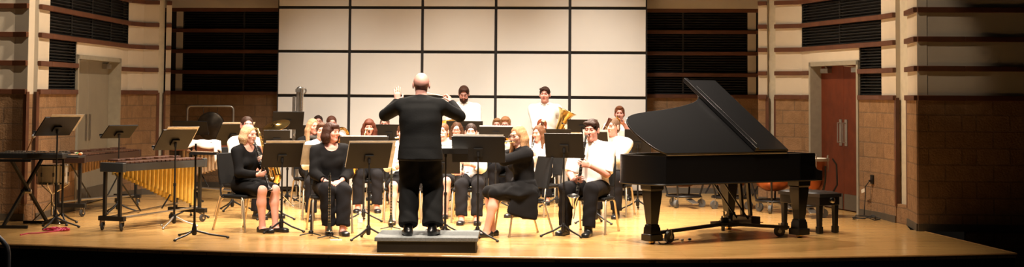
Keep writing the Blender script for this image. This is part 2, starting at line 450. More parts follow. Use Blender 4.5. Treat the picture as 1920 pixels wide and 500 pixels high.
class Field:
    """signed distance field on a stretched grid, meshed with surface nets"""
    def __init__(s, lo, hi, step, fine=()):
        ax = []
        for d in range(3):
            pts = [lo[d]]
            while pts[-1] < hi[d]:
                x = pts[-1]; st = step
                for flo_, fhi_, fst in fine:
                    if flo_[d] - step <= x <= fhi_[d]: st = min(st, fst)
                pts.append(x + st)
            ax.append(np.array(pts, dtype=np.float32))
        s.ax = ax; s.F = np.full([len(a) for a in ax], 9., dtype=np.float32)
    def sub(s, lo, hi):
        sl = []
        for d in range(3):
            i = np.searchsorted(s.ax[d], lo[d]); j = np.searchsorted(s.ax[d], hi[d], side='right')
            if j <= i: return None
            sl.append(slice(i, j))
        g = np.stack(np.meshgrid(*[s.ax[d][sl[d]] for d in range(3)], indexing='ij'), -1)
        return tuple(sl), g
    def op(s, fn, lo, hi, k=.02, mode='u'):
        mg = k + .03
        r = s.sub(np.asarray(lo) - mg, np.asarray(hi) + mg)
        if r is None: return
        sl, g = r; d = fn(g); a = s.F[sl]
        if mode == 's': d = -d
        if mode == 'u':
            h = np.clip(.5 + .5 * (a - d) / k, 0, 1); s.F[sl] = a * (1 - h) + d * h - k * h * (1 - h)
        elif mode == 's':
            h = np.clip(.5 + .5 * (d - a) / k, 0, 1); s.F[sl] = a * (1 - h) + d * h + k * h * (1 - h)
    def cone(s, A, B, ra, rb, k=.02, mode='u', flat=False):
        A, B = A3(A), A3(B); ba = B - A; L2 = float(ba @ ba) + 1e-9; L = L2 ** .5
        def fn(g):
            pa = g - A; tr = (pa @ ba) / L2; t = np.clip(tr, 0, 1)
            d = np.linalg.norm(pa - t[..., None] * ba, axis=-1) - (ra + (rb - ra) * t)
            if flat: d = np.maximum(d, (tr - 1) * L)
            return d
        r = max(ra, rb); s.op(fn, np.minimum(A, B) - r, np.maximum(A, B) + r, k, mode)
    def ell(s, c, rad, M=None, k=.02, mode='u'):
        c = A3(c); rad = A3(rad); M = np.eye(3, dtype=np.float32) if M is None else M
        def fn(g):
            q = (g - c) @ M
            k0 = np.linalg.norm(q / rad, axis=-1); k1 = np.linalg.norm(q / (rad * rad), axis=-1)
            return k0 * (k0 - 1) / (k1 + 1e-6)
        r = float(rad.max()); s.op(fn, c - r, c + r, k, mode)
    def ecs(s, A, B, lat, ra, rb, k=.03, mode='u', cap=.05, flat=False):
        """elliptical segment, ra/rb = (half width along lat, half depth)"""
        A, B = A3(A), A3(B); ba = B - A; L = float(np.linalg.norm(ba)) + 1e-9; w = ba / L
        u = A3(lat); u = nrm(u - w * (u @ w)); v = np.cross(w, u)
        def fn(g):
            pa = g - A; z = pa @ w; t = np.clip(z / L, 0, 1)
            a = ra[0] + (rb[0] - ra[0]) * t; b = ra[1] + (rb[1] - ra[1]) * t
            ov = z - np.clip(z, 0, L)
            x = pa @ u; y = pa @ v
            if flat:
                q = np.sqrt((x / a) ** 2 + (y / b) ** 2); d = (q - 1) * np.minimum(a, b)
                return np.maximum(d, np.abs(ov) * np.sign(np.abs(ov)) - .0 + np.where(ov == 0, -.02, 0))
            q = np.sqrt((x / a) ** 2 + (y / b) ** 2 + (ov / cap) ** 2)
            return (q - 1) * np.minimum(a, b)
        r = max(ra + rb) + (0 if flat else 0); s.op(fn, np.minimum(A, B) - r, np.maximum(A, B) + r, k, mode)
    def chain(s, A, U, lat, zs, ra, rb, k=.03, cap=.05):
        """one smooth trunk: half widths ra and half depths rb at heights zs along U"""
        A, w = A3(A), nrm(A3(U)); u = A3(lat); u = nrm(u - w * (u @ w)); v = np.cross(w, u)
        zz = np.linspace(zs[0], zs[-1], 40); ker = np.array([1, 2, 3, 2, 1]) / 9.
        sm = lambda q: np.convolve(np.pad(np.interp(zz, zs, q), 2, mode='edge'), ker, 'valid')
        aa, bb = sm(ra), sm(rb)
        def fn(g):
            pa = g - A; z = pa @ w; zc = np.clip(z, zs[0], zs[-1]); a = np.interp(zc, zz, aa); b = np.interp(zc, zz, bb)
            q = np.sqrt(((pa @ u) / a) ** 2 + ((pa @ v) / b) ** 2 + ((z - zc) / cap) ** 2)
            return ((q - 1) * np.minimum(a, b)).astype(np.float32)
        r = max(max(ra), max(rb)); B = A + w * zs[-1]; A_ = A + w * zs[0]
        s.op(fn, np.minimum(A_, B) - r, np.maximum(A_, B) + r, k)
    def plane_keep(s, p, n):      # keep the side n points to
        p, n = A3(p), nrm(A3(n))
        g = np.stack(np.meshgrid(*s.ax, indexing='ij'), -1)
        s.F = np.maximum(s.F, -((g - p) @ n))
    def noise(s, fn):
        g = np.stack(np.meshgrid(*s.ax, indexing='ij'), -1); s.F = s.F + fn(g)
    def mesh(s, name, mats, parent=None, matfn=None):
        F = s.F.copy(); F[0] = F[-1] = 9; F[:, 0] = F[:, -1] = 9; F[:, :, 0] = F[:, :, -1] = 9
        S = F < 0; nx, ny, nz = F.shape
        cnt = np.zeros((nx - 1, ny - 1, nz - 1), np.int8)
        for dx in (0, 1):
            for dy in (0, 1):
                for dz in (0, 1): cnt += S[dx:nx - 1 + dx, dy:ny - 1 + dy, dz:nz - 1 + dz]
        I, J, K = np.nonzero((cnt > 0) & (cnt < 8))
        idx = np.full(cnt.shape, -1, np.int64); idx[I, J, K] = np.arange(len(I))
        pos = np.zeros((len(I), 3)); n = np.zeros(len(I))
        X, Y, Z = s.ax
        def P(i, j, k): return np.stack((X[i], Y[j], Z[k]), -1)
        cor = [(0, 0, 0), (1, 0, 0), (0, 1, 0), (1, 1, 0), (0, 0, 1), (1, 0, 1), (0, 1, 1), (1, 1, 1)]
        for a, b in ((0, 1), (2, 3), (4, 5), (6, 7), (0, 2), (1, 3), (4, 6), (5, 7), (0, 4), (1, 5), (2, 6), (3, 7)):
            ca, cb = cor[a], cor[b]
            ia, ib = (I + ca[0], J + ca[1], K + ca[2]), (I + cb[0], J + cb[1], K + cb[2])
            fa, fb = F[ia], F[ib]; m = (fa < 0) != (fb < 0)
            t = np.where(m, fa / np.where(m, fa - fb, 1), 0)[:, None]
            p = P(*ia) * (1 - t) + P(*ib) * t; pos += p * m[:, None]; n += m
        pos /= n[:, None]
        quads = []
        for ax_ in range(3):
            sl0 = [slice(None)] * 3; sl1 = [slice(None)] * 3; sl0[ax_] = slice(0, -1); sl1[ax_] = slice(1, None)
            a_, b_ = S[tuple(sl0)], S[tuple(sl1)]; i, j, k = np.nonzero(a_ != b_)
            fl_ = a_[i, j, k]
            o = [(ax_ + 1) % 3, (ax_ + 2) % 3]
            def C(d1, d2):
                q = [i.copy(), j.copy(), k.copy()]; q[o[0]] -= d1; q[o[1]] -= d2; return idx[q[0], q[1], q[2]]
            q = np.stack((C(1, 1), C(0, 1), C(0, 0), C(1, 0)), -1)
            q[~fl_] = q[~fl_][:, ::-1]; quads.append(q)
        Q = np.concatenate(quads); Q = Q[(Q >= 0).all(1)]
        me = bpy.data.meshes.new(name)
        me.vertices.add(len(pos)); me.vertices.foreach_set('co', pos.astype(np.float32).ravel())
        me.loops.add(len(Q) * 4); me.loops.foreach_set('vertex_index', Q.astype(np.int32).ravel())
        me.polygons.add(len(Q)); me.polygons.foreach_set('loop_start', np.arange(0, len(Q) * 4, 4, dtype=np.int32))
        me.polygons.foreach_set('loop_total', np.full(len(Q), 4, np.int32))
        me.update(calc_edges=True)
        for q in mats: me.materials.append(q)
        me.polygons.foreach_set('use_smooth', np.ones(len(Q), bool))
        if matfn is not None:
            c = pos[Q].mean(1); me.polygons.foreach_set('material_index', matfn(c).astype(np.int32))
        me.validate(); me.update()
        ob = bpy.data.objects.new(name, me); COL.objects.link(ob)
        if parent is not None: ob.parent = parent
        return ob

def ik(A, T, l1, l2, hint):
    d = T - A; L = min(float(np.linalg.norm(d)), .998 * (l1 + l2)); dn = nrm(d)
    a = (l1 * l1 - l2 * l2 + L * L) / (2 * L); h = max(0., l1 * l1 - a * a) ** .5
    n = A3(hint); n = nrm(n - dn * (n @ dn)); return A + dn * a + n * h, A + dn * L

SKINS = {}
def skin_mats(col, hair, eye=(.05, .03, .02)):
    key = (col, hair)
    if key not in SKINS:
        i = len(SKINS)
        SKINS[key] = [mat('skin_tone.%d' % i, col, .5, var=.05, scale=25), mat('lip_tone.%d' % i, (col[0] * .72, col[1] * .38, col[2] * .38), .4),
                      mat('eye_white', (.42, .34, .30), .35), mat('eye_iris', (.04, .025, .02), .2), mat('brow.%d' % i, tuple(c * .55 for c in hair), .8)]
    return SKINS[key]
PALE = (.68, .36, .275); PINK = (.64, .30, .235)

def hand(f, W, d, n, left, curl=.5, k=1., spread=.0):
    d = nrm(A3(d)); n = A3(n); n = nrm(n - d * (d @ n)); lat = np.cross(d, n)
    th = -lat if left else lat            # thumb side
    f.ecs(W - d * .01 * k, W + d * .075 * k, lat, (.026 * k, .017 * k), (.038 * k, .0135 * k), .012, cap=.02)
    for i, (o, L) in enumerate(((.030, .070), (.010, .080), (-.010, .075), (-.029, .060))):
        b = W + d * (.082 - .004 * abs(i - 1)) * k + th * o * k; dd = nrm(d + th * o * (4 * spread + .8))
        ang = 0; r = .0092 * k
        for j, (fr, be) in enumerate(((.45, 48), (.32, 62), (.23, 42))):
            ang += R(be) * (curl * (1 + .12 * i)) * (1 if j else .8)
            dv = dd * math.cos(ang) + n * math.sin(ang); e = b + dv * L * fr * k
            f.cone(b, e, r, r * .9, .004); b = e; r *= .9
    b = W + d * .018 * k + th * .026 * k; t1 = nrm(d * .62 + th * .62 + n * .45); e = b + t1 * .042 * k
    f.cone(b, e, .0125 * k, .0105 * k, .01); t2 = nrm(d * .85 + th * .1 + n * (.25 + .5 * curl)); f.cone(e, e + t2 * .034 * k, .0105 * k, .008 * k, .006)

class Person:
    def __init__(s, label, X, D, th=0., k=1., z=0., seat=.45, stand=False, lean=.06, yaw=0., pitch=0., roll=0., fem=False, g=1.,
                 hl=None, hr=None, fl_=None, fr_=None, top=None, bottom=None, hair=None, skin=PINK, hairc=(.1, .06, .04), shoes='flat',
                 step=.014, fine=.0058, glasses=False, beard=False, el_hint=None, er_hint=None, group=None, hs=1.):
        s.k = k; s.fem = fem; s.g = g; s.stand = stand; s.th = R(th); s.step = step; s.fine = fine
        s.M = Matrix.Translation((X, D, z)) @ Matrix.Rotation(R(th), 4, 'Z')
        s.label = label; s.top = top; s.bottom = bottom; s.hair = hair; s.skin = skin; s.hairc = hairc; s.shoes = shoes; s.glasses = glasses; s.beard = beard; s.group = group
        hz = .90 * k if stand else seat + .085
        s.P = A3((0, 0, hz)); U = s.U = A3((0, -math.sin(lean), math.cos(lean)))
        s.N = s.P + U * .49 * k; s.sw = (.165 if fem else .19) * k * (.5 + .5 * g)
        S_ = s.P + U * .425 * k
        s.SL, s.SR = S_ + A3((s.sw, 0, 0)), S_ + A3((-s.sw, 0, 0))
        s.Hc = s.N + A3((0, -.035 - .3 * math.sin(lean) * .15, .158)) * k
        cy, sy, cp, sp, cr, sr = math.cos(R(yaw)), math.sin(R(yaw)), math.cos(R(pitch)), math.sin(R(pitch)), math.cos(R(roll)), math.sin(R(roll))
        # head axes as columns: left(+x), back(+y), up ; yaw>0 turns to the person's left
        Rz = np.array([[cy, -sy, 0], [sy, cy, 0], [0, 0, 1]]); Rx = np.array([[1, 0, 0], [0, cp, -sp], [0, sp, cp]]); Ry = np.array([[cr, 0, sr], [0, 1, 0], [-sr, 0, cr]])
        s.HM = (Rz @ Rx @ Ry).astype(np.float32)
        s.hk = hs * k * (.97 if fem else 1.0)
        s.Hc = s.Hc + A3((0, -math.sin(R(max(pitch, 0))) * .03, -math.sin(R(max(pitch, 0))) * .02))
        s.hl = hl; s.hr = hr; s.fl_ = fl_; s.fr_ = fr_; s.el = el_hint; s.er = er_hint
    def hp(s, x, y, z): return s.Hc + s.HM @ (A3((x, y, z)) * s.hk)
    def mouth(s): return s.hp(0, -.098, -.056)
    def w(s, p): return s.M @ V(*[float(q) for q in p])
    def build(s):
        k, g = s.k, s.g
        # arms ----------------------------------------------------------
        hl = s.hl or dict(p=(.16, -.34, .58 if not s.stand else .8), d=(-.2, -1, -.2), n=(0, 0, -1), c=.4)
        hr = s.hr or dict(p=(-.16, -.34, .58 if not s.stand else .8), d=(.2, -1, -.2), n=(0, 0, -1), c=.4)
        ua, fa = .285 * k, .25 * k
        EL, WL = ik(s.SL, A3(hl['p']), ua, fa, (.6, .35, -1) if s.el is None else s.el); ER, WR = ik(s.SR, A3(hr['p']), ua, fa, (-.6, .35, -1) if s.er is None else s.er)
        # legs ----------------------------------------------------------
        hx = .09 * k
        HL, HR = s.P + A3((hx, 0, -.01)), s.P + A3((-hx, 0, -.01))
        if s.stand:
            aL, aR = A3(s.fl_ or (.11, .02, .085)), A3(s.fr_ or (-.11, .02, .085)); lk = (0, -1, 0)
        else:
            aL, aR = A3(s.fl_ or (.13, -.45, .085)), A3(s.fr_ or (-.13, -.45, .085)); lk = (0, -1, 1.2)
        KL, AL = ik(HL, aL, .44 * k, .43 * k, (lk[0] + .1, lk[1], lk[2])); KR, AR = ik(HR, aR, .44 * k, .43 * k, (lk[0] - .1, lk[1], lk[2]))
        def toe(Aj, Kj, sx):
            d = A3((Kj[0] - 0, Kj[1], 0)) if not s.stand else A3((sx * .35, -1, 0)); d = nrm(A3((d[0] * .4 + sx * .05, -1 if d[1] <= 0 else d[1], 0))); return d
        tL, tR = toe(AL, KL, 1), toe(AR, KR, -1)
        allp = np.stack([s.P, s.N, s.Hc, EL, WL, ER, WR, KL, AL, KR, AR, AL + tL * .2, AR + tR * .2, s.SL, s.SR, A3(hl['p']), A3(hr['p'])])
        lo, hi = allp.min(0) - .22, allp.max(0) + .22; lo[2] = max(lo[2], -.03)
        hd = lambda W, q: (np.minimum(W, W + nrm(A3(q['d'])) * .17 * k) - .05, np.maximum(W, W + nrm(A3(q['d'])) * .17 * k) + .05)
        fine = [(s.Hc - .14 * k, s.Hc + .14 * k, s.fine)]
        for W, q in ((WL, hl), (WR, hr)):
            if not q.get('hid'): a, b = hd(W, q); fine.append((a, b, s.fine * 1.05))
        lat = A3((1, 0, 0)); fem = s.fem
        sh = [(.0, (.155, .112), .0), (.13, (.150 if not fem else .132, .105 if not fem else .095), 0), (.27, (.162 if not fem else .142, .118 if not fem else .108), 0), (.40, (.165 if not fem else .140, .10), 0), (.455, (.10, .07), 0)]
        def torso(f, o=0., kk=.04, z0=0, hem=None):
            pts = [(s.P + s.U * z * k, ((a + o) * k * g, (b + o) * k * (1.6 * g - .6)) ) for z, (a, b), _ in sh]
            f.chain(s.P, s.U, lat, [z * k for z, _, _ in sh], [q[1][0] for q in pts], [q[1][1] for q in pts], kk, .06)
            if fem:
                for sx in (1, -1): f.ell(s.P + s.U * .285 * k + A3((sx * .065 * k, -.075 * k, 0)), ((.062 + o) * k, (.058 + o) * k, (.062 + o) * k), None, .03)
            f.cone(s.SL + A3((-.03, 0, 0)), s.SR + A3((.03, 0, 0)), (.050 + o) * k, (.050 + o) * k, .05)
            for q in (s.SL, s.SR): f.cone(s.N + s.U * .005 + (q - s.N) * .12, q * .82 + s.N * .18, (.048 + o * .6) * k, (.046 + o * .7) * k, .04)
        def arms(f, o=0., frac=2., kk=.02):
            for Sh, E, W in ((s.SL, EL, WL), (s.SR, ER, WR)):
                r = .047 * k * (.5 + .5 * g) * (.88 if fem else 1)
                u = min(1, frac); f.cone(Sh, Sh + (E - Sh) * u, r + .008 + o, r * (1 - .12 * u) + o, .03, flat=u < 1)
                if frac > 1: u = min(1, frac - 1); f.cone(E, E + (W - E) * u, r * .88 + o, r * (.88 - .30 * u) + o, .02, flat=frac < 2.5)
        def legs(f, o=0., frac=2., wide=0.):
            for Hj, K, Aj in ((HL, KL, AL), (HR, KR, AR)):
                r = .082 * k * (.6 + .4 * g); u = min(1, frac)
                f.cone(Hj, Hj + (K - Hj) * u, r + o + wide * .5, r * (1 - .28 * u) + o + wide * .5, .03, flat=u < 1)
                if frac > 1:
                    u = frac - 1; m = K + (Aj - K) * .35 + nrm(A3((0, 1, 0))) * .012
                    if wide: f.cone(K, K + (Aj - K) * u, r * .72 + o + wide * .5, r * .52 + o + wide * .75, .02, flat=True)
                    else:
                        f.cone(K, m, r * .70 + o, r * .70 + o, .03); f.cone(m, Aj, r * .68 + o, .037 * k + o, .03)
        # body ----------------------------------------------------------
        f = Field(lo, hi, s.step, fine); torso(f); arms(f); legs(f)
        f.cone(s.N - s.U * .03, s.Hc + A3((0, .015, -.04)) * k, .058 * k, .054 * k * (.85 if fem else 1.05), .03)
        hk = s.hk; M = s.HM; E = lambda c, r, kk=.02, mode='u': f.ell(s.hp(*c), A3(r) * hk, M, kk * hk, mode)
        E((0, .015, .028), (.076, .096, .086)); E((0, -.025, -.045), (.060, .064, .072)); E((0, -.062, -.098), (.026, .026, .020), .025)
        for sx in (1, -1):
            E((sx * .040, -.066, -.022), (.026, .024, .024), .02)      # cheek
            E((sx * .033, -.094, .012), (.019, .016, .012), .012, 's')  # socket
            E((sx * .033, -.080, .010), (.013, .012, .0115), .004)     # eyeball
            E((sx * .078, .012, -.006), (.010, .021, .034), .006)      # ear
            E((sx * .086, .004, -.004), (.006, .009, .016), .006, 's')
        f.cone(s.hp(0, -.088, .018), s.hp(0, -.106, -.022), .0075 * hk, .0125 * hk, .012); 
        for sx in (1, -1): E((sx * .011, -.097, -.025), (.009, .009, .008), .008)
        E((0, -.084, .032), (.050, .012, .009), .015)                  # brow ridge
        E((0, -.088, -.051), (.022, .010, .006), .005); E((0, -.087, -.062), (.019, .010, .007), .005)
        for W, q, lf in ((WL, hl, True), (WR, hr, False)): hand(f, W, q['d'], q['n'], lf, q.get('c', .5), k * (.92 if fem else 1), q.get('sp', 0))
        for Aj, t in ((AL, tL), (AR, tR)):
            b = A3((Aj[0], Aj[1], 0)); f.cone(Aj, b + A3((0, 0, .05)), .036 * k, .036 * k, .02)
            f.ecs(b - t * .03 + A3((0, 0, .034)), b + t * .13 * k + A3((0, 0, .028)), (-t[1], t[0], 0), (.034, .032), (.042, .022), .03, cap=.05)
        HMi = M.T
        def mf(c):
            q = ((c - s.Hc) @ M) / hk; x, y, z = np.abs(q[:, 0]), q[:, 1], q[:, 2]; o = np.zeros(len(c), int); fr = y < -.062
            o[fr & ((x / .021) ** 2 + ((z + .0565) / .0095) ** 2 < 1)] = 1
            e = fr & (((x - .033) / .0125) ** 2 + ((z - .009) / .0052) ** 2 < 1); o[e] = 2
            o[e & ((x - .033) ** 2 + (z - .010) ** 2 < .0072 ** 2)] = 3
            o[fr & (np.abs(x - .034) < .021) & (np.abs(z - .030 + (x - .034) ** 2 * 5) < .0034)] = 4
            return o
        body = f.mesh('person', skin_mats(s.skin, s.hairc), None, mf)
        body.matrix_world = s.M; tag(body, s.label, 'person', s.group); s.obj = body
        cl = lambda: Field(lo, hi, max(s.step * .8, .0095), ())
        fold = lambda amp, sc, ph: (lambda g_: amp * np.sin(g_[..., 0] * sc + 3 * np.sin(g_[..., 2] * 9 + ph)) * np.sin(g_[..., 2] * sc * .8 + 2 * np.sin(g_[..., 1] * 11 + ph)))
        ph = random.random() * 6
        # trousers / skirt ----------------------------------------------
        b = s.bottom
        if b:
            f = cl()
            if b['kind'] == 'trousers':
                f.ecs(s.P - s.U * .02, s.P + s.U * .10 * k, lat, (.158 * k * g + .014, .115 * k + .014), (.152 * k * g + .012, .108 * k + .012), .04, cap=.05)
                legs(f, .015, 1.95, b.get('wide', .022)); f.noise(fold(.006, 32, ph)); nm = 'trousers'
            else:
                zf = b.get('len', 1.)
                mid = (KL + KR) / 2; A0 = s.P + A3((0, .02, .02))
                f.ecs(s.P - s.U * .03, s.P + s.U * .10 * k, lat, (.165 * k * g + .012, .125 * k + .012), (.150 * k * g + .01, .105 * k + .01), .04, cap=.05)
                e = A0 + (mid - A0) * zf
                f.ecs(A0, e, lat, (.19 * k, .105 * k), (.06 * k + abs(KL[0] - KR[0]) * .5 + .05, .09 * k), .04, cap=.05)
                legs(f, .018, min(1.0, zf + .02))
                if b.get('drape'):
                    dz = b['drape']; lo_ = e + A3((0, .10, -dz)); f.ecs(A0 + A3((0, .0, -.06)), A0 + A3((0, .02, -dz)), lat, (.20 * k, .12 * k), (.20 * k, .10), .05, cap=.02)
                    f.ecs(A0 + (mid - A0) * .6, A0 + (mid - A0) * .55 + A3((0, .02, -dz * .75)), lat, (.19 * k, .17), (.2 * k, .15), .05, cap=.02)
                    f.ecs(e + A3((0, .05, 0)), e + A3((0, .08, -dz * .45)), lat, (.16 * k, .1), (.17 * k, .08), .05, cap=.02)
                if b.get('side'):
                    f.ecs(s.P + A3((.225, -.07, -.01)), A3((.250, -.14, .25)), (0, 1, 0), (.15, .030), (.20, .026), .03, cap=.03)
                    f.ecs(s.P + A3((.13, -.12, .02)), s.P + A3((.235, -.06, -.03)), (0, 1, 0), (.17, .05), (.16, .03), .05, cap=.03)
                f.noise(fold(.0015 if b.get('side') else .004, 30, ph)); nm = 'skirt'
            f.mesh(nm, [b['m']], body)
        # shirt / jacket ---------------------------------------------------
        t = s.top
        if t:
            f = cl(); o = t.get('o', .014)
            torso(f, o, .05); arms(f, t.get('ao', o + .002), t.get('sleeve', 2.))
            hem = t.get('hem', .03)
            f.ecs(s.P + s.U * .1 * k, s.P - s.U * hem, lat, (.152 * k * g + o, .108 * k * (1.6 * g - .6) + o), (.168 * k * g + o + t.get('flare', .0), .122 * k * (1.6 * g - .6) + o + t.get('flare', .0)), .012, cap=.02)
            f.noise(fold(t.get('fold', .005), t.get('fs', 26), ph + 1))
            nk = t.get('neck', 'crew')
            if nk == 'collar':
                f.cone(s.N + s.U * .0, s.N + s.U * .035 * k + A3((0, -.012, 0)), .072 * k, .066 * k, .01, flat=True)
                f.cone(s.N + A3((0, -.10, -.03)), s.N + A3((0, -.12, .08)), .02, .05, .01, 's')
            else:
                c = s.N + A3((0, -.075 * k if nk == 'scoop' else -.03, .03 * k if nk == 'scoop' else .05 * k))
                f.ell(c, (.088 * k, .11 * k, .10 * k) if nk == 'scoop' else (.075 * k, .085 * k, .06 * k), None, .01, 's')
            s.shirt = f.mesh(t.get('name', 'shirt'), [t['m']], body)
            if nk == 'collar' and t.get('name') != 'jacket':
                m = Mb(); c0 = V(*s.N) + V(0, -.004, .03 * k)
                pts = [c0 + V(.069 * k * math.sin(R(a)), .071 * k * math.cos(R(a)) - .006, -.018 * (abs(a) / 150) ** 3) for a in range(-150, 151, 20)]
                m.tube(pts, [.016] * len(pts), 8); m.build('collar', t['m'], body)
        # shoes --------------------------------------------------------------
        if s.shoes != 'none':
            for Aj, tt in ((AL, tL), (AR, tR)):
                c = A3((Aj[0], Aj[1], 0)); f = Field(c - .26, c + .26, .008)
                side = (-tt[1], tt[0], 0)
                f.ecs(c - tt * .035 + A3((0, 0, .036)), c + tt * .155 * k + A3((0, 0, .03)), side, (.040, .040), (.050, .028), .03, cap=.055)
                if s.shoes == 'dress': f.cone(A3((Aj[0], Aj[1], .04)), Aj + A3((0, 0, .02)), .048, .05, .03)
                f.ecs(c - tt * .035 + A3((0, 0, .008)), c + tt * .16 * k + A3((0, 0, .006)), side, (.040, .012), (.049, .012), .01, cap=.055)
                if s.shoes == 'flat': f.ell(c + tt * .03 + A3((0, 0, .085)), (.05 + abs(tt[0]) * .03, .05 + abs(tt[1]) * .03, .05), None, .012, 's')
                f.plane_keep((0, 0, .001), (0, 0, 1)); f.mesh('shoe', [shoe_black], body)
        s.do_hair(body)
        if s.glasses: s.do_glasses(body)
        return s
    def do_glasses(s, body):
        m = Mb()
        for sx in (1, -1):
            c = V(*s.hp(sx * .034, -.104, .008)); x = V(*(s.HM @ A3((1, 0, 0)))); z = V(*(s.HM @ A3((0, 0, 1))))
            pts = [c + x * (.025 * s.hk * math.cos(a * math.pi / 8)) + z * (.018 * s.hk * math.sin(a * math.pi / 8)) for a in range(16)]
            m.tube(pts, .0028, 6, closed=True)
            m.tube([V(*s.hp(sx * .059, -.102, .010)), V(*s.hp(sx * .078, -.06, .012)), V(*s.hp(sx * .082, .012, .012))], .0025, 6)
        m.tube([V(*s.hp(.009, -.106, .010)), V(*s.hp(0, -.110, .013)), V(*s.hp(-.009, -.106, .010))], .0026, 6)
        m.build('eyeglasses', lens_glass, body)
    def do_hair(s, body):
        st = s.hair
        hm = mat('hair_%02x%02x%02x' % tuple(int(c * 255) for c in s.hairc), tuple(c * q for c, q in zip(s.hairc, (.62, .52, .46))), .6, var=.22, scale=80, bump=.3, bscale=140, spec=.2)
        hk, M = s.hk, s.HM
        if s.beard:
            f = Field(s.Hc - .17, s.Hc + .17, .006); E = lambda c, r, kk=.012, mode='u': f.ell(s.hp(*c), A3(r) * hk, M, kk, mode)
            E((0, -.030, -.062), (.066, .068, .064)); E((0, -.062, -.104), (.034, .034, .026)); E((0, -.092, -.0), (.07, .09, .048), .008, 's'); E((0, -.1, -.058), (.02, .022, .007), .004, 's'); E((0, .07, -.03), (.11, .07, .14), .01, 's')
            E((0, -.092, -.042), (.03, .012, .006), .006)
            f.mesh('beard', [hm], body)
        if not st or st == 'bald': return
        ext = .5 if 'long' in st else .24
        f = Field(s.Hc - A3((.22, .22, ext)), s.Hc + A3((.22, .24, .2)), .0075)
        E = lambda c, r, kk=.012, mode='u': f.ell(s.hp(*c), A3(r) * hk, M, kk, mode)
        pitch_dn = A3((0, 0, -1))
        if st == 'crop': E((0, .018, .032), (.078, .100, .090))
        else: E((0, .018, .034), (.081, .103, .094))
        if st in ('short', 'crop', 'side', 'curly'):
            E((0, .05, -.02), (.074, .066, .07))
            if st == 'curly': E((0, -.015, .092), (.060, .072, .030)); 
            if st == 'side': E((-.025, -.066, .082), (.050, .036, .024)); E((.04, -.058, .074), (.040, .036, .026))
            if st == 'short': E((0, -.055, .088), (.06, .04, .026))
        if st in ('bob', 'bobpart', 'long', 'longpart', 'longfringe'):
            bob = st.startswith('bob'); L = .15 if bob else .34
            for a in range(73 if st in ('longpart', 'bobpart') else 55, 306, 18):
                
                aa = R(a); ca, sa = math.cos(aa), math.sin(aa)
                p0 = s.hp(.070 * sa, -.085 * ca + .012, .03); out = .085 if bob else .088
                p1 = s.hp(out * sa, -.088 * ca + .018, -.055)
                l = L * (1 if bob or abs(a - 180) > 60 else .8); front = abs(a - 180) > 85
                p2 = p1 + A3((0, 0, -(l - .06) * hk)) + (s.HM @ A3((.02 * sa, -.03 if front else .02, 0))) * (0 if bob else 1)
                if bob: p2 = s.hp(out * .94 * sa, -.075 * ca + .02, -.115)
                r = .030 * hk; f.cone(p0, p1, r * .8, r, .02); f.cone(p1, p2, r, r * .75, .02)
        if st in ('bob', 'longfringe'): E((0, -.065, .068), (.066, .038, .036)); E((.045, -.06, .03), (.03, .03, .045)); 
        if st == 'bun' or st == 'pony':
            E((0, .05, -.01), (.074, .068, .07))
            if st == 'bun': E((0, .125, .05), (.045, .045, .045))
            else: f.cone(s.hp(0, .12, .03), s.hp(0, .15, -.16), .035 * hk, .015 * hk, .02)
        if st in ('bob', 'longfringe'): E((.0, -.10, -.045), (.064, .085, .085), .008, 's')
        else:
            E((0, -.110, -.020), (.067, .088, .092), .008, 's')
            if st in ('short', 'crop', 'side', 'curly', 'bun', 'pony'):
                E((0, -.075, -.05), (.11, .085, .07), .01, 's'); 
                for sx in (1, -1): E((sx * .085, .012, -.012), (.03, .024, .034), .006, 's')
            if st in ('longpart', 'bobpart'): E((.012, -.10, .045), (.04, .045, .045), .012, 's')
        c = s.Hc; amp = .009 if st == 'curly' else .0032
        def nz(g_):
            q = (g_ - c) @ M; a = np.arctan2(q[..., 0], q[..., 1])
            if st == 'curly': return amp * np.sin(q[..., 0] * 190) * np.sin(q[..., 1] * 170 + 1) * np.sin(q[..., 2] * 180)
            return amp * np.sin(a * 34 + 4 * np.sin(q[..., 2] * 22)) * np.clip(np.linalg.norm(q[..., :2], axis=-1) / .06, 0, 1)
        f.noise(nz)
        o = f.mesh('hair', [hm], body)

# ------------------------------------------------------------------ wind instruments (mouthpiece at origin, body along +Z, keys on -Y)
def put(root, M): root.matrix_world = M
def frame(o, z, yh):                        # Z along z, -Y roughly towards yh
    z = Vector(z).normalized(); y = -Vector(yh); y = (y - z * y.dot(z)).normalized(); x = y.cross(z)
    return Matrix.Translation(Vector(o)) @ Matrix((x, y, z)).transposed().to_4x4()
def lmat(p, o, z, yh): return p.M @ frame([float(q) for q in o], z, yh)

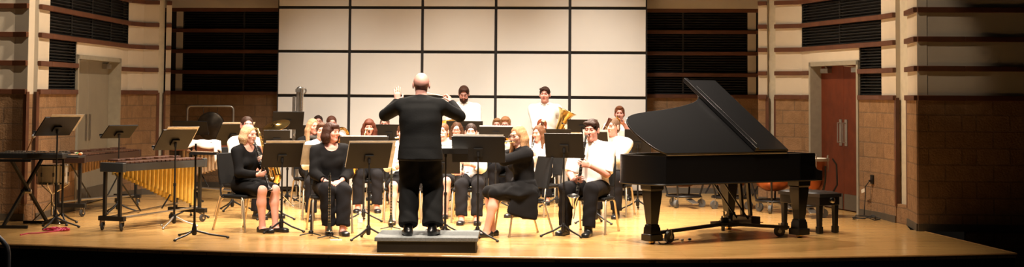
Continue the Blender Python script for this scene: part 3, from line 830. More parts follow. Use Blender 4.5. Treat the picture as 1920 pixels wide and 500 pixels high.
def keys(mb, r, zs, y=-1, pad=.0075):
    for i, z in enumerate(zs):
        mb.cyl((0, y * r, z), (0, y * (r + .007), z), pad, n=10)
        if i % 2 == 0: mb.box((r * .9 * (1 if i % 4 else -1), y * r * .7, z), (.010, .008, .026))
def rods(mb, r, z0, z1):
    for x in (-1, 1):
        mb.cyl((x * r * .75, -r * .85, z0), (x * r * .75, -r * .85, z1), .0025, n=6)
        for t in range(5): z = z0 + (z1 - z0) * t / 4; mb.cyl((x * r * .6, -r * .6, z), (x * r * .78, -r * .9, z), .0035, n=6)
def clarinet(label, M, group=None, peg=False):
    r = empty('clarinet', label, 'clarinet', group=group)
    m = Mb(); m.lathe((0, 0, 0), (0, 0, 1), [(.075, .013), (.08, .0155), (.13, .0145), (.14, .0135), (.36, .0135), (.365, .0145), (.37, .0135), (.56, .0142), (.565, .016)]); m.build('body', ebony, r)
    m = Mb(); m.lathe((0, 0, 0), (0, 0, 1), [(.562, .0165), (.59, .017), (.62, .021), (.645, .030), (.66, .039), (.662, .036), (.64, .025), (.60, .013)]); m.build('bell', ebony, r)
    m = Mb(); m.lathe((0, 0, 0), (0, 0, 1), [(0, .003), (.015, .006), (.06, .0115), (.075, .012)], 12); m.build('mouthpiece', ebony, r)
    m = Mb()
    for z in (.078, .13, .14, .36, .37, .562): m = Mb(); m.lathe((0, 0, 0), (0, 0, 1), [(z - .003, .0135), (z - .003, .0162), (z + .003, .0162), (z + .003, .0135)], 16); m.build('ring', silver, r)
    m = Mb()
    m.lathe((0, 0, 0), (0, 0, 1), [(.03, .0105), (.03, .0125), (.055, .0135), (.055, .0115)], 14); m.build('ligature', silver, r); m = Mb(); m.torus((0, 0, .661), (0, 0, 1), .0378, .0025); m.build('bell_ring', silver, r)
    m = Mb(); keys(m, .0135, [.17, .205, .24, .275, .31, .39, .425, .46, .495, .53]); rods(m, .0145, .16, .34); rods(m, .0145, .385, .545); m.build('key', silver, r)
    put(r, M); return r
def flute(label, M):
    r = empty('flute', label, 'flute')
    m = Mb(); m.lathe((0, 0, -.05), (0, 0, 1), [(0, .0095), (.0, .0105), (.02, .0105), (.02, .0097), (.67, .0097)], 14); m.build('tube', silver, r)
    m = Mb(); m.ell((0, -.009, 0), (.012, .004, .02)); m.build('lip_plate', silver, r)
    m = Mb(); keys(m, .0097, [.18, .2, .22, .245, .27, .3, .33, .36, .39, .42, .45, .48, .52, .55, .58], pad=.0085); rods(m, .010, .17, .46); m.build('key', silver, r)
    put(r, M); return r
def saxophone(label, M, sc=1., tenor=False):
    r = empty('saxophone', label, 'saxophone')
    S = lambda pts: [V(*p) * sc for p in pts]
    nk = S([(0, 0, 0), (0, -.05, -.005), (0, -.10, .0), (0, -.14, .03), (0, -.15, .08)])
    m = Mb(); m.tube(nk, [.007 * sc, .008 * sc, .009 * sc, .011 * sc, .012 * sc], 12); m.build('neck', brass, r)
    m = Mb(); m.tube(S([(0, .03, .004), (0, 0, .0), (0, -.03, -.003)]), [.006 * sc, .011 * sc, .012 * sc], 12); m.build('mouthpiece', ebony, r)
    bp = S([(0, -.15, .08), (0, -.15, .35), (0, -.15, .56)] + [(0, -.15 - .055 + .055 * math.cos(R(a)), .56 + .055 * math.sin(R(a))) for a in (30, 60, 90, 120, 150, 180)] + [(0, -.26, .46), (0, -.265, .36), (0, -.285, .29), (0, -.31, .25)])
    rr = [q * sc for q in (.012, .022, .029, .031, .033, .035, .037, .038, .039, .044, .050, .058, .066)]
    m = Mb(); m.tube(bp[:9], rr[:9], 16, cap=False); m.build('body', brass, r)
    m = Mb(); m.tube(bp[8:], rr[8:], 18, cap=False); m.tube(bp[8:], [q * .92 for q in rr[8:]], 18, cap=False); m.torus(bp[-1], bp[-1] - bp[-2], rr[-1], .003, 20); m.build('bell', brass, r)
    m = Mb()
    for z in (.13, .17, .21, .25, .31, .35, .39, .43, .48):
        rad = (.014 + .022 * (z - .08)) ; m.cyl(V(0, -.15 - rad, z) * sc, V(0, -.15 - rad - .012, z) * sc, .014 * sc, n=10)
    for x in (-.02, .022): m.cyl(V(x, -.165, .11) * sc, V(x * 1.5, -.17, .53) * sc, .003)
    for z in (.3, .36, .42): m.cyl(V(.035, -.26, z + .06) * sc, V(.055, -.26, z + .06) * sc, .022 * sc, n=12)
    m.build('key', brass, r); put(r, M); return r
def bass_clarinet(label, M):
    r = empty('bass_clarinet', label, 'bass clarinet')
    m = Mb(); m.tube([(0, .03, -.01), (0, 0, 0), (0, -.03, .004)], [.007, .012, .013], 12); m.build('mouthpiece', ebony, r)
    m = Mb(); m.tube([(0, -.03, .004), (0, -.08, .0), (0, -.115, .02), (0, -.12, .07), (0, -.12, .1)], [.011, .012, .013, .014, .015], 12); m.build('neck', silver, r)
    m = Mb(); m.lathe((0, -.12, .09), (0, 0, 1), [(0, .018), (.02, .02), (.02, .017), (.36, .0175), (.36, .02), (.38, .02), (.38, .018), (.66, .019), (.66, .022), (.68, .022)]); m.build('body', ebony, r)
    m = Mb(); zs = [.16 + .042 * i for i in range(13)]
    for z in zs: m.cyl((0, -.138, z), (0, -.150, z), .0125, n=10)
    for x in (-.017, .017):
        m.cyl((x, -.133, .13), (x, -.133, .74), .003, n=6)
        for t in range(8): m.cyl((x * .6, -.13, .14 + t * .083), (x * 1.1, -.135, .14 + t * .083), .005, n=6)
    m.build('key', silver, r)
    bp = [(0, -.12, .76), (0, -.122, .80), (0, -.14, .845), (0, -.175, .86), (0, -.215, .84), (0, -.245, .80), (0, -.262, .765), (0, -.27, .745)]
    m = Mb(); m.tube(bp, [.018, .020, .023, .027, .032, .042, .058, .072], 18, cap=False); m.tube(bp[4:], [.030, .039, .055, .070], 18, cap=False); m.torus(bp[-1], V(*bp[-1]) - V(*bp[-2]), .071, .003, 22); m.build('bell', silver, r)
    m = Mb(); m.cyl((0, -.12, .86), (0, -.12, 1.0), .005); m.build('peg', steel, r)
    put(r, M); return r
def bassoon(label, M, ring=None):        # origin at the bocal tip, long axis Z upwards
    r = empty('bassoon', label, 'bassoon')
    m = Mb(); m.lathe((.0, -.22, -.95), (0, 0, 1), [(0, .03), (.01, .036), (.40, .034), (.41, .038), (.43, .038)]); m.build('boot_joint', bassoon_wood, r)
    m = Mb(); m.lathe((.018, -.22, -.53), (0, 0, 1), [(0, .024), (.3, .024), (.31, .028), (.34, .028), (.35, .024), (.55, .022), (.72, .024), (.745, .028)]); m.build('bass_joint', bassoon_wood, r)
    m = Mb(); m.lathe((-.022, -.22, -.53), (0, 0, 1), [(0, .017), (.28, .015), (.30, .017)]); m.build('wing_joint', bassoon_wood, r)
    m = Mb(); m.lathe((.018, -.22, -.53), (0, 0, 1), [(.735, .0285), (.745, .030), (.765, .030), (.765, .022)]); m.build('bell_ring', ring or mat('ivory_ring', (.8, .78, .72), .4), r)
    m = Mb(); m.tube([(0, 0, 0), (-.005, -.06, .02), (-.015, -.15, -.01), (-.022, -.21, -.1), (-.022, -.22, -.23)], [.002, .003, .004, .005, .006], 8); m.build('bocal', silver, r)
    m = Mb()
    for z in np.linspace(-.88, .12, 16): m.cyl((.018 + .0, -.24, z), (.018, -.257, z), .011, n=8)
    for x in (-.02, .03): m.cyl((x, -.25, -.88), (x, -.25, .12), .003, n=6)
    m.build('key', silver, r); put(r, M); return r
def trumpet(label, M):         # mouthpiece at origin, bell along +Z
    r = empty('trumpet', label, 'trumpet')
    m = Mb(); m.lathe((0, 0, 0), (0, 0, 1), [(0, .013), (.005, .0135), (.02, .007), (.07, .005)], 14); m.build('mouthpiece', silver, r)
    m = Mb(); m.tube([(0, 0, .06), (0, 0, .33)] + [(0, .028 - .028 * math.cos(R(a)), .33 + .028 * math.sin(R(a))) for a in (45, 90, 135)] + [(0, .056, .33), (0, .056, .12)], .0065, 10)
    m.tube([(0, .056, .15), (0, .056, .08), (0, .045, .065)], .0065, 10); m.build('tubing', brass, r)
    m = Mb(); m.tube([(.0, 0.01, .12), (0, .01, .3), (0, .01, .38), (0, .01, .43), (0, .01, .46), (0, .01, .475)], [.007, .010, .014, .024, .042, .06], 18, cap=False); m.build('bell', brass, r)
    for z in (.17, .2, .23): m = Mb(); m.cyl((.014, -.04, z), (.014, .09, z), .011); m.cyl((.014, -.06, z), (.014, -.04, z), .004); m.build('valve', brass, r)
    put(r, M); return r
def trombone(label, M):
    r = empty('trombone', label, 'trombone')
    m = Mb(); m.tube([(0, 0, 0), (0, 0, .1)], [.013, .006], 12); m.build('mouthpiece', silver, r)
    m = Mb(); m.tube([(0, 0, .08), (0, 0, .85)] + [(-.0, .04 - .04 * math.cos(R(a)), .85 + .04 * math.sin(R(a))) for a in (60, 120, 180)] + [(0, .08, .1)], .0075, 10); m.build('slide', brass, r)
    m = Mb(); m.tube([(0, .08, .12), (.03, .08, -.1)] + [(.03 + .05 - .05 * math.cos(R(a)), .08, -.1 - .06 * math.sin(R(a))) for a in (40, 90, 140)] + [(.13, .08, -.1), (.13, .08, .2), (.13, .08, .38), (.13, .08, .46), (.13, .08, .50)], [.008] * 5 + [.010, .014, .026, .055, .10], 18, cap=False); m.build('bell', brass, r)
    put(r, M); return r
def french_horn(label, M):      # mouthpiece at origin, coil in front plane
    r = empty('french_horn', label, 'french horn')
    m = Mb(); m.tube([(0, 0, 0), (0, -.08, -.0), (0, -.2, -.02)], [.010, .005, .006], 10); m.build('lead_pipe', brass, r)
    c = V(-.06, -.24, -.14)
    m = Mb()
    for rr, dy in ((.14, 0), (.125, .02), (.11, -.015)): m.torus(c + V(0, dy, 0), (.2, 1, 0), rr, .010, 32)
    m.build('coil', brass, r)
    m = Mb(); p = arc(c, .14, 90, 250, 8, (0, 0, 1), (-1, .1, 0)); p += [p[-1] + V(.05, .06, -.05), p[-1] + V(.02, .14, -.06), p[-1] + V(-.02, .20, -.05)]
    m.tube(p, [.010 + .0012 * i for i in range(9)] + [.04, .085, .15], 18, cap=False); m.build('bell', brass, r)
    for i in range(3): m = Mb(); m.cyl(c + V(.03 - .035 * i, -.05, .0), c + V(.03 - .035 * i, .05, .0), .018); m.build('valve', brass, r)
    put(r, M); return r
def euphonium(label, M):       # bell opening up (+Z), base at z=0
    r = empty('euphonium', label, 'euphonium')
    m = Mb(); m.tube([(.07, 0, .25), (.07, 0, .12), (.05, 0, .06), (0, 0, .04), (-.05, 0, .06), (-.07, 0, .12), (-.07, 0, .30), (-.07, 0, .44), (-.07, 0, .54), (-.07, 0, .61), (-.07, 0, .65)], [.028, .032, .036, .04, .044, .048, .056, .068, .09, .125, .16], 22, cap=False)
    m.tube([(-.07, 0, .54), (-.07, 0, .61), (-.07, 0, .65)], [.086, .121, .156], 22, cap=False); m.torus((-.07, 0, .65), (0, 0, 1), .16, .005, 28); m.build('bell', brass, r)
    m = Mb(); m.tube([(.07, 0, .25), (.07, 0, .40), (.03, 0, .46), (0, -.03, .42), (0, -.05, .2), (.03, -.05, .14), (.06, -.05, .2), (.06, -.05, .38), (.0, -.12, .44), (-.02, -.16, .44)], [.026, .022, .018, .016, .014, .013, .012, .011, .008, .007], 12); m.build('tubing', brass, r)
    for i in range(3): m = Mb(); m.cyl((-.01 + .035 * i, -.05, .16), (-.01 + .035 * i, -.05, .34), .017); m.cyl((-.01 + .035 * i, -.05, .34), (-.01 + .035 * i, -.05, .37), .006); m.build('valve', silver, r)
    m = Mb(); m.lathe((-.02, -.16, .44), (-.5, -1, .1), [(0, .007), (.05, .009), (.07, .016)], 12); m.build('mouthpiece', silver, r)
    put(r, M); return r

def grip(G, tdir, left, c=.62, inward=.85):
    """wrist placement for a hand that closes on a tube at G"""
    s_ = 1 if left else -1; d = nrm(A3((-s_ * inward, -.45, .15)))
    G = A3(G); n = nrm(A3((-s_ * .25, .9, .1)))
    return dict(p=tuple(G - d * .088 - n * .020), d=tuple(d), n=tuple(n), c=c)
# ------------------------------------------------------------------ chairs
def make_chair():
    r = empty('orchestra_chair', 'x', 'chair')
    m = Mb()
    sp = [V(x, y, 0) for x, y in ((-.22, -.25), (.22, -.25), (.235, -.05), (.215, .16), (-.215, .16), (-.235, -.05))]
    m.prism([(p.x, p.y) for p in sp], .392, .430); m.build('seat', chair_black, r, bevel=.014)
    m = Mb(); N = 7
    for side in (0, 1):
        vs = []
    fr, bk_ = [], []
    for j in range(5):
        z = .54 + .37 * j / 4; yb = .195 + .07 * j / 4
        for i in range(N):
            u = -1 + 2 * i / (N - 1); w_ = .215 * (1 - .06 * (j / 4) ** 3)
            y = yb + .03 * (1 - u * u)
            fr.append(V(u * w_, y - .017, z)); bk_.append(V(u * w_, y + .017, z))
    n = len(fr); fs = []
    for j in range(4):
        for i in range(N - 1):
            a = j * N + i; fs += [(a, a + 1, a + N + 1, a + N), (n + a, n + a + N, n + a + N + 1, n + a + 1)]
    for j in range(4):
        a = j * N; fs += [(a, a + N, n + a + N, n + a), (a + N - 1, n + a + N - 1, n + a + 2 * N - 1, a + 2 * N - 1)]
    for i in range(N - 1):
        a = i; fs += [(a, n + a, n + a + 1, a + 1)]; a = 4 * N + i; fs += [(a, a + 1, n + a + 1, n + a)]
    m.add(fr + bk_, fs); m.build('backrest', chair_black, r, bevel=.008)
    for sx in (-1, 1):
        m = Mb(); m.tube([(sx * .215, -.20, .40), (sx * .225, -.235, .36), (sx * .235, -.285, .012)], .0125, 10); m.lathe((sx * .235, -.286, 0), (0, 0, 1), [(0, .016), (.02, .015)], 10); m.build('front_leg', leg_metal, r)
        m = Mb(); m.tube([(sx * .21, .12, .40), (sx * .222, .16, .36), (sx * .24, .27, .012)], .0125, 10); m.lathe((sx * .24, .271, 0), (0, 0, 1), [(0, .016), (.02, .015)], 10); m.build('rear_leg', leg_metal, r)
        m = Mb(); m.tube([(sx * .215, -.20, .392), (sx * .215, .13, .392), (sx * .212, .17, .41), (sx * .205, .19, .52), (sx * .20, .225, .70)], .011, 10); m.build('side_frame', black_metal, r)
    m = Mb(); m.tube([(-.215, -.17, .392), (.215, -.17, .392)], .01, 8); m.tube([(-.215, .11, .392), (.215, .11, .392)], .01, 8); m.build('cross_bar', black_metal, r)
    return r
CHAIR0 = make_chair(); CHAIR_N = [0]
def chair(label, X, D, th, group=None):
    c = CHAIR0 if CHAIR_N[0] == 0 else copy_tree(CHAIR0); CHAIR_N[0] += 1
    c.location = (X, D, 0); c.rotation_euler = (0, 0, R(th)); tag(c, label, 'chair', group)
    return c

# ------------------------------------------------------------------ music stands
def tripod(r, m_, c=(0, 0), n=3, rad=.27, hub=.13, a0=90, thick=.016):
    for i in range(n):
        a = R(a0 + 360 * i / n); d = V(math.cos(a), math.sin(a), 0); c0 = V(c[0], c[1], 0)
        mb = Mb(); mb.tube([c0 + d * .012 + V(0, 0, hub), c0 + d * rad * .45 + V(0, 0, hub * .55), c0 + d * rad + V(0, 0, .018)], [thick * .75, thick * .7, thick * .6], 8)
        mb.ell(c0 + d * rad + V(0, 0, .014), (.02, .02, .014), 10, 6); mb.build('leg', m_, r)
def music_stand(label, px, py, D, th=0., tilt=25., w=.51, h=.33, sheets=(), a0=90, base=None, group=None):
    c = at(px, py, D); th_ = R(th)
    r = empty('music_stand', label, 'music stand', (c.x, c.y, 0), th_, group)
    rot = Matrix.Rotation(R(tilt), 3, 'X')             # top edge leans to local -Y
    zc = c.z
    m = Mb(); m.box((0, 0, 0), (w, .004, h)); 
    for sx in (-1, 1): m.box((sx * (w / 2 - .002), .006, 0), (.004, .014, h))
    m.box((0, .006, h / 2 - .002), (w, .014, .004))
    m.v = [tuple(rot @ Vector(p) + V(0, 0, zc)) for p in m.v]; m.build('desk', stand_black, r)
    m = Mb(); m.box((0, .030, -h / 2), (w, .06, .004)); m.box((0, .06, -h / 2 + .008), (w, .004, .018)); m.v = [tuple(rot @ Vector(p) + V(0, 0, zc)) for p in m.v]; m.build('ledge', stand_black, r)
    pb = rot @ V(0, -.03, -.03) + V(0, 0, zc)
    m = Mb(); m.box((0, -.014, -.03), (.10, .022, .09)); m.v = [tuple(rot @ Vector(p) + V(0, 0, zc)) for p in m.v]; m.cyl(pb + V(0, -.0, -.04), pb + V(0, 0, .01), .017); m.build('tilt_bracket', stand_black, r)
    m = Mb(); m.cyl((pb.x, pb.y, .45), pb, .0095); m.build('upper_tube', stand_black, r)
    m = Mb(); m.cyl((pb.x, pb.y, .06), (pb.x, pb.y, .52), .0135); m.cyl((pb.x, pb.y, .50), (pb.x, pb.y, .535), .018); m.build('lower_tube', stand_black, r)
    m = Mb(); m.lathe((pb.x, pb.y, .05), (0, 0, 1), [(0, .018), (.02, .026), (.09, .026), (.11, .016)], 12); m.build('hub', stand_black, r)
    tripod(r, base or stand_black, (pb.x, pb.y), a0=a0)
    M = Matrix.Translation((c.x, c.y, 0)) @ Matrix.Rotation(th_, 4, 'Z')
    for i, (dx, dz, sw, sh, lab) in enumerate(sheets):
        m = Mb(); yy = .006 + .003 * i
        n = 6
        fr = [V(dx - sw / 2 + sw * q / n, yy + .0015 * math.sin(q * 1.1), dz + e * sh / 2) for e in (-1, 1) for q in range(n + 1)]
        bk_ = [p + V(0, .0012, 0) for p in fr]; N = n + 1; fs = []
        for q in range(n): fs += [(q, q + 1, N + q + 1, N + q), (2 * N + q, 3 * N + q, 3 * N + q + 1, 2 * N + q + 1), (q, 2 * N + q, 2 * N + q + 1, q + 1), (N + q, N + q + 1, 3 * N + q + 1, 3 * N + q)]
        fs += [(0, N, 3 * N, 2 * N), (n, 2 * N + n, 3 * N + n, N + n)]
        m.add(fr + bk_, fs); m.v = [tuple(rot @ Vector(p) + V(0, 0, zc)) for p in m.v]
        o = m.build('sheet_music', sheet_mat); o.matrix_world = M; tag(o, lab, 'sheet music')
    return r
sheet_mat = mat('sheet_paper', (.80, .79, .75), .85, var=.12, scale=18)

# ------------------------------------------------------------------ players
WS = lambda **k: dict(dict(m=white_shirt, sleeve=1.0, neck='collar', o=.022, hem=.02), **k)
WL_ = lambda **k: dict(dict(m=white_shirt, sleeve=1.97, neck='collar', o=.020, hem=.02), **k)
BT_ = lambda **k: dict(dict(m=concert_black, sleeve=1.95, neck='scoop', o=.016, hem=.04, name='blouse'), **k)
TR = dict(kind='trousers', m=trouser_black)
SK = lambda **k: dict(dict(kind='skirt', m=concert_black, len=.95), **k)
BLONDE, DKBROWN, BROWN, AUBURN, RED, LTBROWN, GREYBR = (.95, .74, .48), (.045, .022, .013), (.10, .05, .025), (.13, .04, .02), (.30, .085, .03), (.34, .20, .09), (.16, .11, .08)

def clar_pose(p, spread=.52, g1=.24, g2=.42, yawx=0.):
    z = nrm(A3((yawx, -spread, -.86))); m = p.mouth()
    p.hl = grip(m + z * g1, z, True); p.hr = grip(m + z * g2, z, False); p.z = z; p.mo = m
def seat_at(px, D): return xat(px, D)

def player(px, D, label, clabel, th=0., ch=True, **kw):
    p = Person(label, xat(px, D), D, th, **kw)
    if ch: chair(clabel, p.M.translation.x, D, th)
    return p

# blonde clarinettist, front left
p = player(461, 17.95, 'blonde woman in short black dress playing clarinet beside the mallet instruments', 'black orchestra chair under the blonde woman in a short black dress', 52, k=.94, fem=True, skin=PALE, hairc=BLONDE, hair='bobpart', top=BT_(neck='scoop', sleeve=1.9), bottom=SK(len=.9), fl_=(.10, -.44, .085), fr_=(-.07, -.40, .085), yaw=4, pitch=6, step=.012, fine=.005)
clar_pose(p, .42, .26, .44); p.build()
clarinet('black clarinet played by the blonde woman in front left', lmat(p, p.mo, p.z, (0, -1, .5)))

# woman with hands in lap
p = player(621, 17.85, 'dark bobbed woman in black blouse and trousers sitting with hands clasped in lap', 'black orchestra chair under the woman with clasped hands', 14, k=.985, fem=True, skin=PINK, hairc=(.06, .026, .016), hair='bob', top=BT_(sleeve=1.72, neck='scoop', o=.022), bottom=dict(kind='trousers', m=trouser_black, wide=.03), yaw=42, pitch=-2, g=1.14, step=.012, fine=.005,
           hl=dict(p=(.085, -.30, .60), d=(-.75, -.55, -.2), n=(-.3, .5, -.8), c=.5), hr=dict(p=(-.085, -.32, .60), d=(.75, -.5, -.25), n=(.3, .4, -.85), c=.5), fl_=(.09, -.52, .085), fr_=(-.06, -.42, .085))
p.build()
m = Mb(); c_ = p.M @ V(-.10, -.285, .615); m.torus(c_, (.8, -.4, -.1), .034, .009, 18, 6); o = m.build('wristwatch', ebony); o.parent = p.obj; o.matrix_parent_inverse = p.M.inverted()

# flutist front right
p = player(985, 17.55, 'blonde woman in long black dress and cardigan playing flute, seen from her left side', 'black orchestra chair under the flute player in the long black dress', -68, k=.97, fem=True, skin=PALE, hairc=(.56, .37, .20), hair='longpart', top=BT_(neck='crew', o=.024, hem=.10, flare=.03, name='cardigan', sleeve=1.97), bottom=SK(len=1.0, side=1), yaw=22, pitch=10, lean=.10, glasses=True, step=.012, fine=.005, fl_=(.12, -.52, .085), fr_=(-.03, -.40, .085))
mo = p.mouth(); z = nrm(A3((-.88, -.48, -.05))); G1, G2 = mo + z * .17, mo + z * .40
p.hl = dict(p=tuple(G1 + A3((.035, -.075, -.045))), d=(-.35, .75, .3), n=(-.5, .5, .7), c=.7); p.hr = dict(p=tuple(G2 + A3((.03, .07, -.055))), d=(-.2, -.85, .35), n=(-.1, -.3, .95), c=.45)
p.er = A3((-1, .5, -.5)); p.el = A3((.6, -.4, -.8)); p.build()
flute('silver flute played by the woman in the long black dress', lmat(p, mo + A3((0, -.012, 0)), z, (0, -1, .3)))

# bass clarinettist front right
p = player(1113, 17.95, 'dark-haired young man in white short-sleeved shirt playing bass clarinet', 'black orchestra chair under the bass clarinet player', -20, k=1.06, skin=PINK, hairc=DKBROWN, hair='side', top=WS(sleeve=.95, o=.026), bottom=dict(kind='trousers', m=trouser_black, wide=.022), shoes='dress', yaw=-2, pitch=4, step=.012, fine=.005, fl_=(.10, -.52, .085), fr_=(-.22, -.40, .085))
mo = p.mouth(); z = nrm(A3((-.10, -.16, -.98)))
ax = lambda t: mo + A3((0, -.12, 0)) + z * t
p.hl = grip(ax(.33), z, True); p.hr = grip(ax(.52), z, False); p.build()
bass_clarinet('black and silver bass clarinet with upturned bell held by the young man', lmat(p, mo, z, (0, -1, 0)))

# man behind the blonde
p = player(458, 19.9, 'dark-haired man in white shirt seated behind the blonde clarinettist', 'black orchestra chair under the man behind the blonde woman', 50, k=1.03, skin=PINK, hairc=DKBROWN, hair='crop', top=WL_(), bottom=TR, shoes='dress', yaw=-25, glasses=True)
mo = p.mouth(); z = nrm(A3((.08, -.30, -.95))); p.hl = grip(mo + A3((.0, -.20, -.26)), z, True); p.hr = grip(mo + A3((-.05, -.22, -.52)), z, False); p.build()
saxophone('tenor saxophone of the man behind the blonde clarinettist', lmat(p, mo, z, (0, -1, 0)), 1.25)

# alto sax, long blonde hair
p = player(586, 21.6, 'woman with long straight blonde hair and grey scarf playing alto saxophone', 'black orchestra chair under the long-haired blonde saxophone player', 22, k=.96, fem=True, skin=PINK, hairc=(.66, .47, .30), hair='longpart', top=BT_(m=concert_black, neck='crew'), bottom=TR, yaw=12)
mo = p.mouth(); z = nrm(A3((-.12, -.32, -.94))); p.hl = grip(mo + z * .25 + A3((0, -.15, 0)), z, True); p.hr = grip(mo + z * .46 + A3((0, -.16, 0)), z, False); p.build()
saxophone('alto saxophone of the woman with long straight blonde hair', lmat(p, mo, z, (0, -1, 0)), 1.0)
m = Mb(); c = V(*p.N); m.torus(c + V(0, -.01, .02), (0, -.25, 1), .085, .03, 20, 8); m.tube([c + V(.03, -.09, .01), c + V(.04, -.135, -.12), c + V(.045, -.15, -.28)], [.03, .035, .03], 8)
o = m.build('scarf', grey_cloth); o.parent = p.obj

# white sleeve between them
p = player(604, 19.75, 'person in white shirt almost hidden behind the woman with clasped hands', 'black orchestra chair behind the woman with clasped hands', 8, k=.93, skin=PINK, hairc=BROWN, hair='short', top=WL_(), bottom=TR, shoes='dress')
clar_pose(p); p.build(); clarinet('clarinet of the white-shirted player hidden behind the dark bobbed woman', lmat(p, p.mo, p.z, (0, -1, .5)))

# two heads behind
p = player(597, 24.6, 'dark-haired man in the rear row peeking over the long-haired blonde', 'black orchestra chair of the dark-haired rear row man at left', 10, k=.97, skin=PINK, hairc=DKBROWN, hair='crop', top=WL_(), bottom=TR, shoes='dress', step=.016, fine=.007)
mo = p.mouth(); z = nrm(A3((.1, -.95, -.2))); p.hl = dict(p=tuple(mo + z * .2 + A3((.09, .02, -.08))), d=(-.8, -.5, .3), n=(-.3, .1, .9), c=.7); p.hr = dict(p=tuple(mo + z * .2 + A3((-.08, .04, -.08))), d=(.8, -.5, .3), n=(.2, .1, .9), c=.6); p.build()
trumpet('trumpet of the dark-haired man in the rear row at left', lmat(p, mo, z, (0, 0, 1)))
p = player(621, 23.2, 'brown-haired woman playing french horn behind the dark bobbed woman', 'black orchestra chair of the french horn player', 18, k=.985, fem=True, skin=PINK, hairc=(.12, .05, .03), hair='bun', top=WL_(), bottom=TR, step=.016, fine=.007)
mo = p.mouth(); p.hl = dict(p=tuple(mo + A3((.16, -.26, -.18))), d=(-.85, .2, .1), n=(0, -1, .1), c=.6); p.hr = dict(p=tuple(mo + A3((-.22, -.10, -.28))), d=(-.3, -.8, .1), n=(.8, -.3, 0), c=.2); p.build()
french_horn('brass french horn held by the brown-haired woman in the rear', p.M @ Matrix.Translation(V(*mo)) @ Matrix.Rotation(R(35), 4, 'Z'))

# auburn woman
p = player(693, 21.2, 'woman with long auburn hair and fringe playing saxophone left of the conductor', 'black orchestra chair under the auburn-haired woman', 4, k=.975, fem=True, skin=PINK, hairc=AUBURN, hair='longfringe', top=BT_(neck='crew'), bottom=TR, yaw=2, pitch=6)
mo = p.mouth(); z = nrm(A3((-.22, -.25, -.94))); p.hl = grip(mo + z * .22 + A3((0, -.15, 0)), z, True); p.hr = grip(mo + z * .46 + A3((0, -.16, 0)), z, False); p.build()
saxophone('gold alto saxophone of the auburn-haired woman', lmat(p, mo, z, (-.3, -1, 0)), 1.08)
p = player(723, 23.6, 'person with grey-brown hair half hidden behind a black stand beside the conductor', 'black orchestra chair behind the auburn-haired woman', -4, k=.955, skin=PINK, hairc=GREYBR, hair='crop', top=WL_(), bottom=TR, shoes='dress', step=.016, fine=.007)
mo = p.mouth(); z = nrm(A3((0, -.95, -.25))); p.hl = dict(p=tuple(mo + z * .2 + A3((.09, .02, -.08))), d=(-.8, -.5, .3), n=(-.3, .1, .9), c=.7); p.hr = dict(p=tuple(mo + z * .2 + A3((-.08, .04, -.08))), d=(.8, -.5, .3), n=(.2, .1, .9), c=.6); p.build()
trumpet('trumpet of the half-hidden player left of the conductor', lmat(p, mo, z, (0, 0, 1)))

# behind the conductor
p = player(756, 19.35, 'person in white blouse and black skirt seated hidden behind the conductor', 'black orchestra chair directly behind the conductor, left one', 6, k=.93, fem=True, skin=PINK, hairc=BROWN, hair='pony', top=WL_(neck='crew'), bottom=SK(len=.95), shoes='flat', fl_=(.10, -.44, .085), fr_=(-.13, -.48, .085))
clar_pose(p); p.build(); clarinet('clarinet of the player hidden behind the conductor', lmat(p, p.mo, p.z, (0, -1, .5)))
p = player(833, 20.3, 'woman in black skirt partly hidden by the right side of the conductor', 'black orchestra chair by the right side of the conductor', -6, k=.925, fem=True, skin=PINK, hairc=(.2, .1, .05), hair='pony', top=WL_(neck='crew'), bottom=SK(len=.92), shoes='flat', fl_=(.09, -.42, .085), fr_=(-.10, -.46, .085), yaw=-8)
mo = p.mouth(); z = nrm(A3((-.98, -.12, -.06))); G1, G2 = mo + z * .17, mo + z * .40
p.hl = dict(p=tuple(G1 + A3((.035, -.075, -.045))), d=(-.35, .75, .3), n=(-.5, .5, .7), c=.7); p.hr = dict(p=tuple(G2 + A3((.03, .07, -.055))), d=(-.2, -.85, .35), n=(-.1, -.3, .95), c=.45); p.er = A3((-1, .5, -.5)); p.build()
flute('flute of the woman partly hidden beside the conductor', lmat(p, mo + A3((0, -.012, 0)), z, (0, -1, .3)))
p = player(858, 21.5, 'brown-haired woman with glasses behind the conductor stand', 'black orchestra chair under the woman with glasses', -4, k=.925, fem=True, skin=PINK, hairc=BROWN, hair='longpart', top=WL_(neck='crew'), bottom=TR, glasses=True, pitch=8)
clar_pose(p, .6); p.build(); clarinet('clarinet of the brown-haired woman with glasses', lmat(p, p.mo, p.z, (0, -1, .5)))
p = player(852, 23.6, 'horn player mostly hidden behind the woman with glasses', 'black orchestra chair behind the woman with glasses', 0, k=.90, skin=PINK, hairc=DKBROWN, hair='short', top=WL_(), bottom=TR, shoes='dress', step=.016, fine=.007)
mo = p.mouth(); p.hl = dict(p=tuple(mo + A3((.20, -.22, -.22))), d=(-.8, -.4, .2), n=(-.2, .9, .1), c=.6); p.hr = dict(p=tuple(mo + A3((-.12, -.25, -.18))), d=(.7, -.4, .3), n=(.3, .9, 0), c=.6); p.build()
euphonium('brass euphonium bell showing behind the woman with glasses', p.M @ Matrix.Translation(V(*(mo + A3((.06, -.10, -.47))))) @ Matrix.Rotation(R(-8), 4, 'Y'))
p = player(884, 19.4, 'dark-haired woman in white blouse holding a clarinet upright in her lap', 'black orchestra chair under the dark-haired woman in white blouse', 0, k=.945, fem=True, skin=PINK, hairc=(.035, .02, .014), hair='bun', top=WL_(sleeve=1.55, o=.022), bottom=TR, fl_=(.09, -.48, .085), fr_=(-.10, -.48, .085))
mo = A3((-.055, -.30, 1.06)); z = nrm(A3((-.12, -.05, -1))); p.hl = grip(mo + z * .30, z, True); p.hr = grip(mo + z * .36 + A3((0, 0, -.06)), z, False); p.build()
clarinet('clarinet upright in the lap of the dark-haired woman in white blouse', lmat(p, mo, z, (0, -1, .1)))

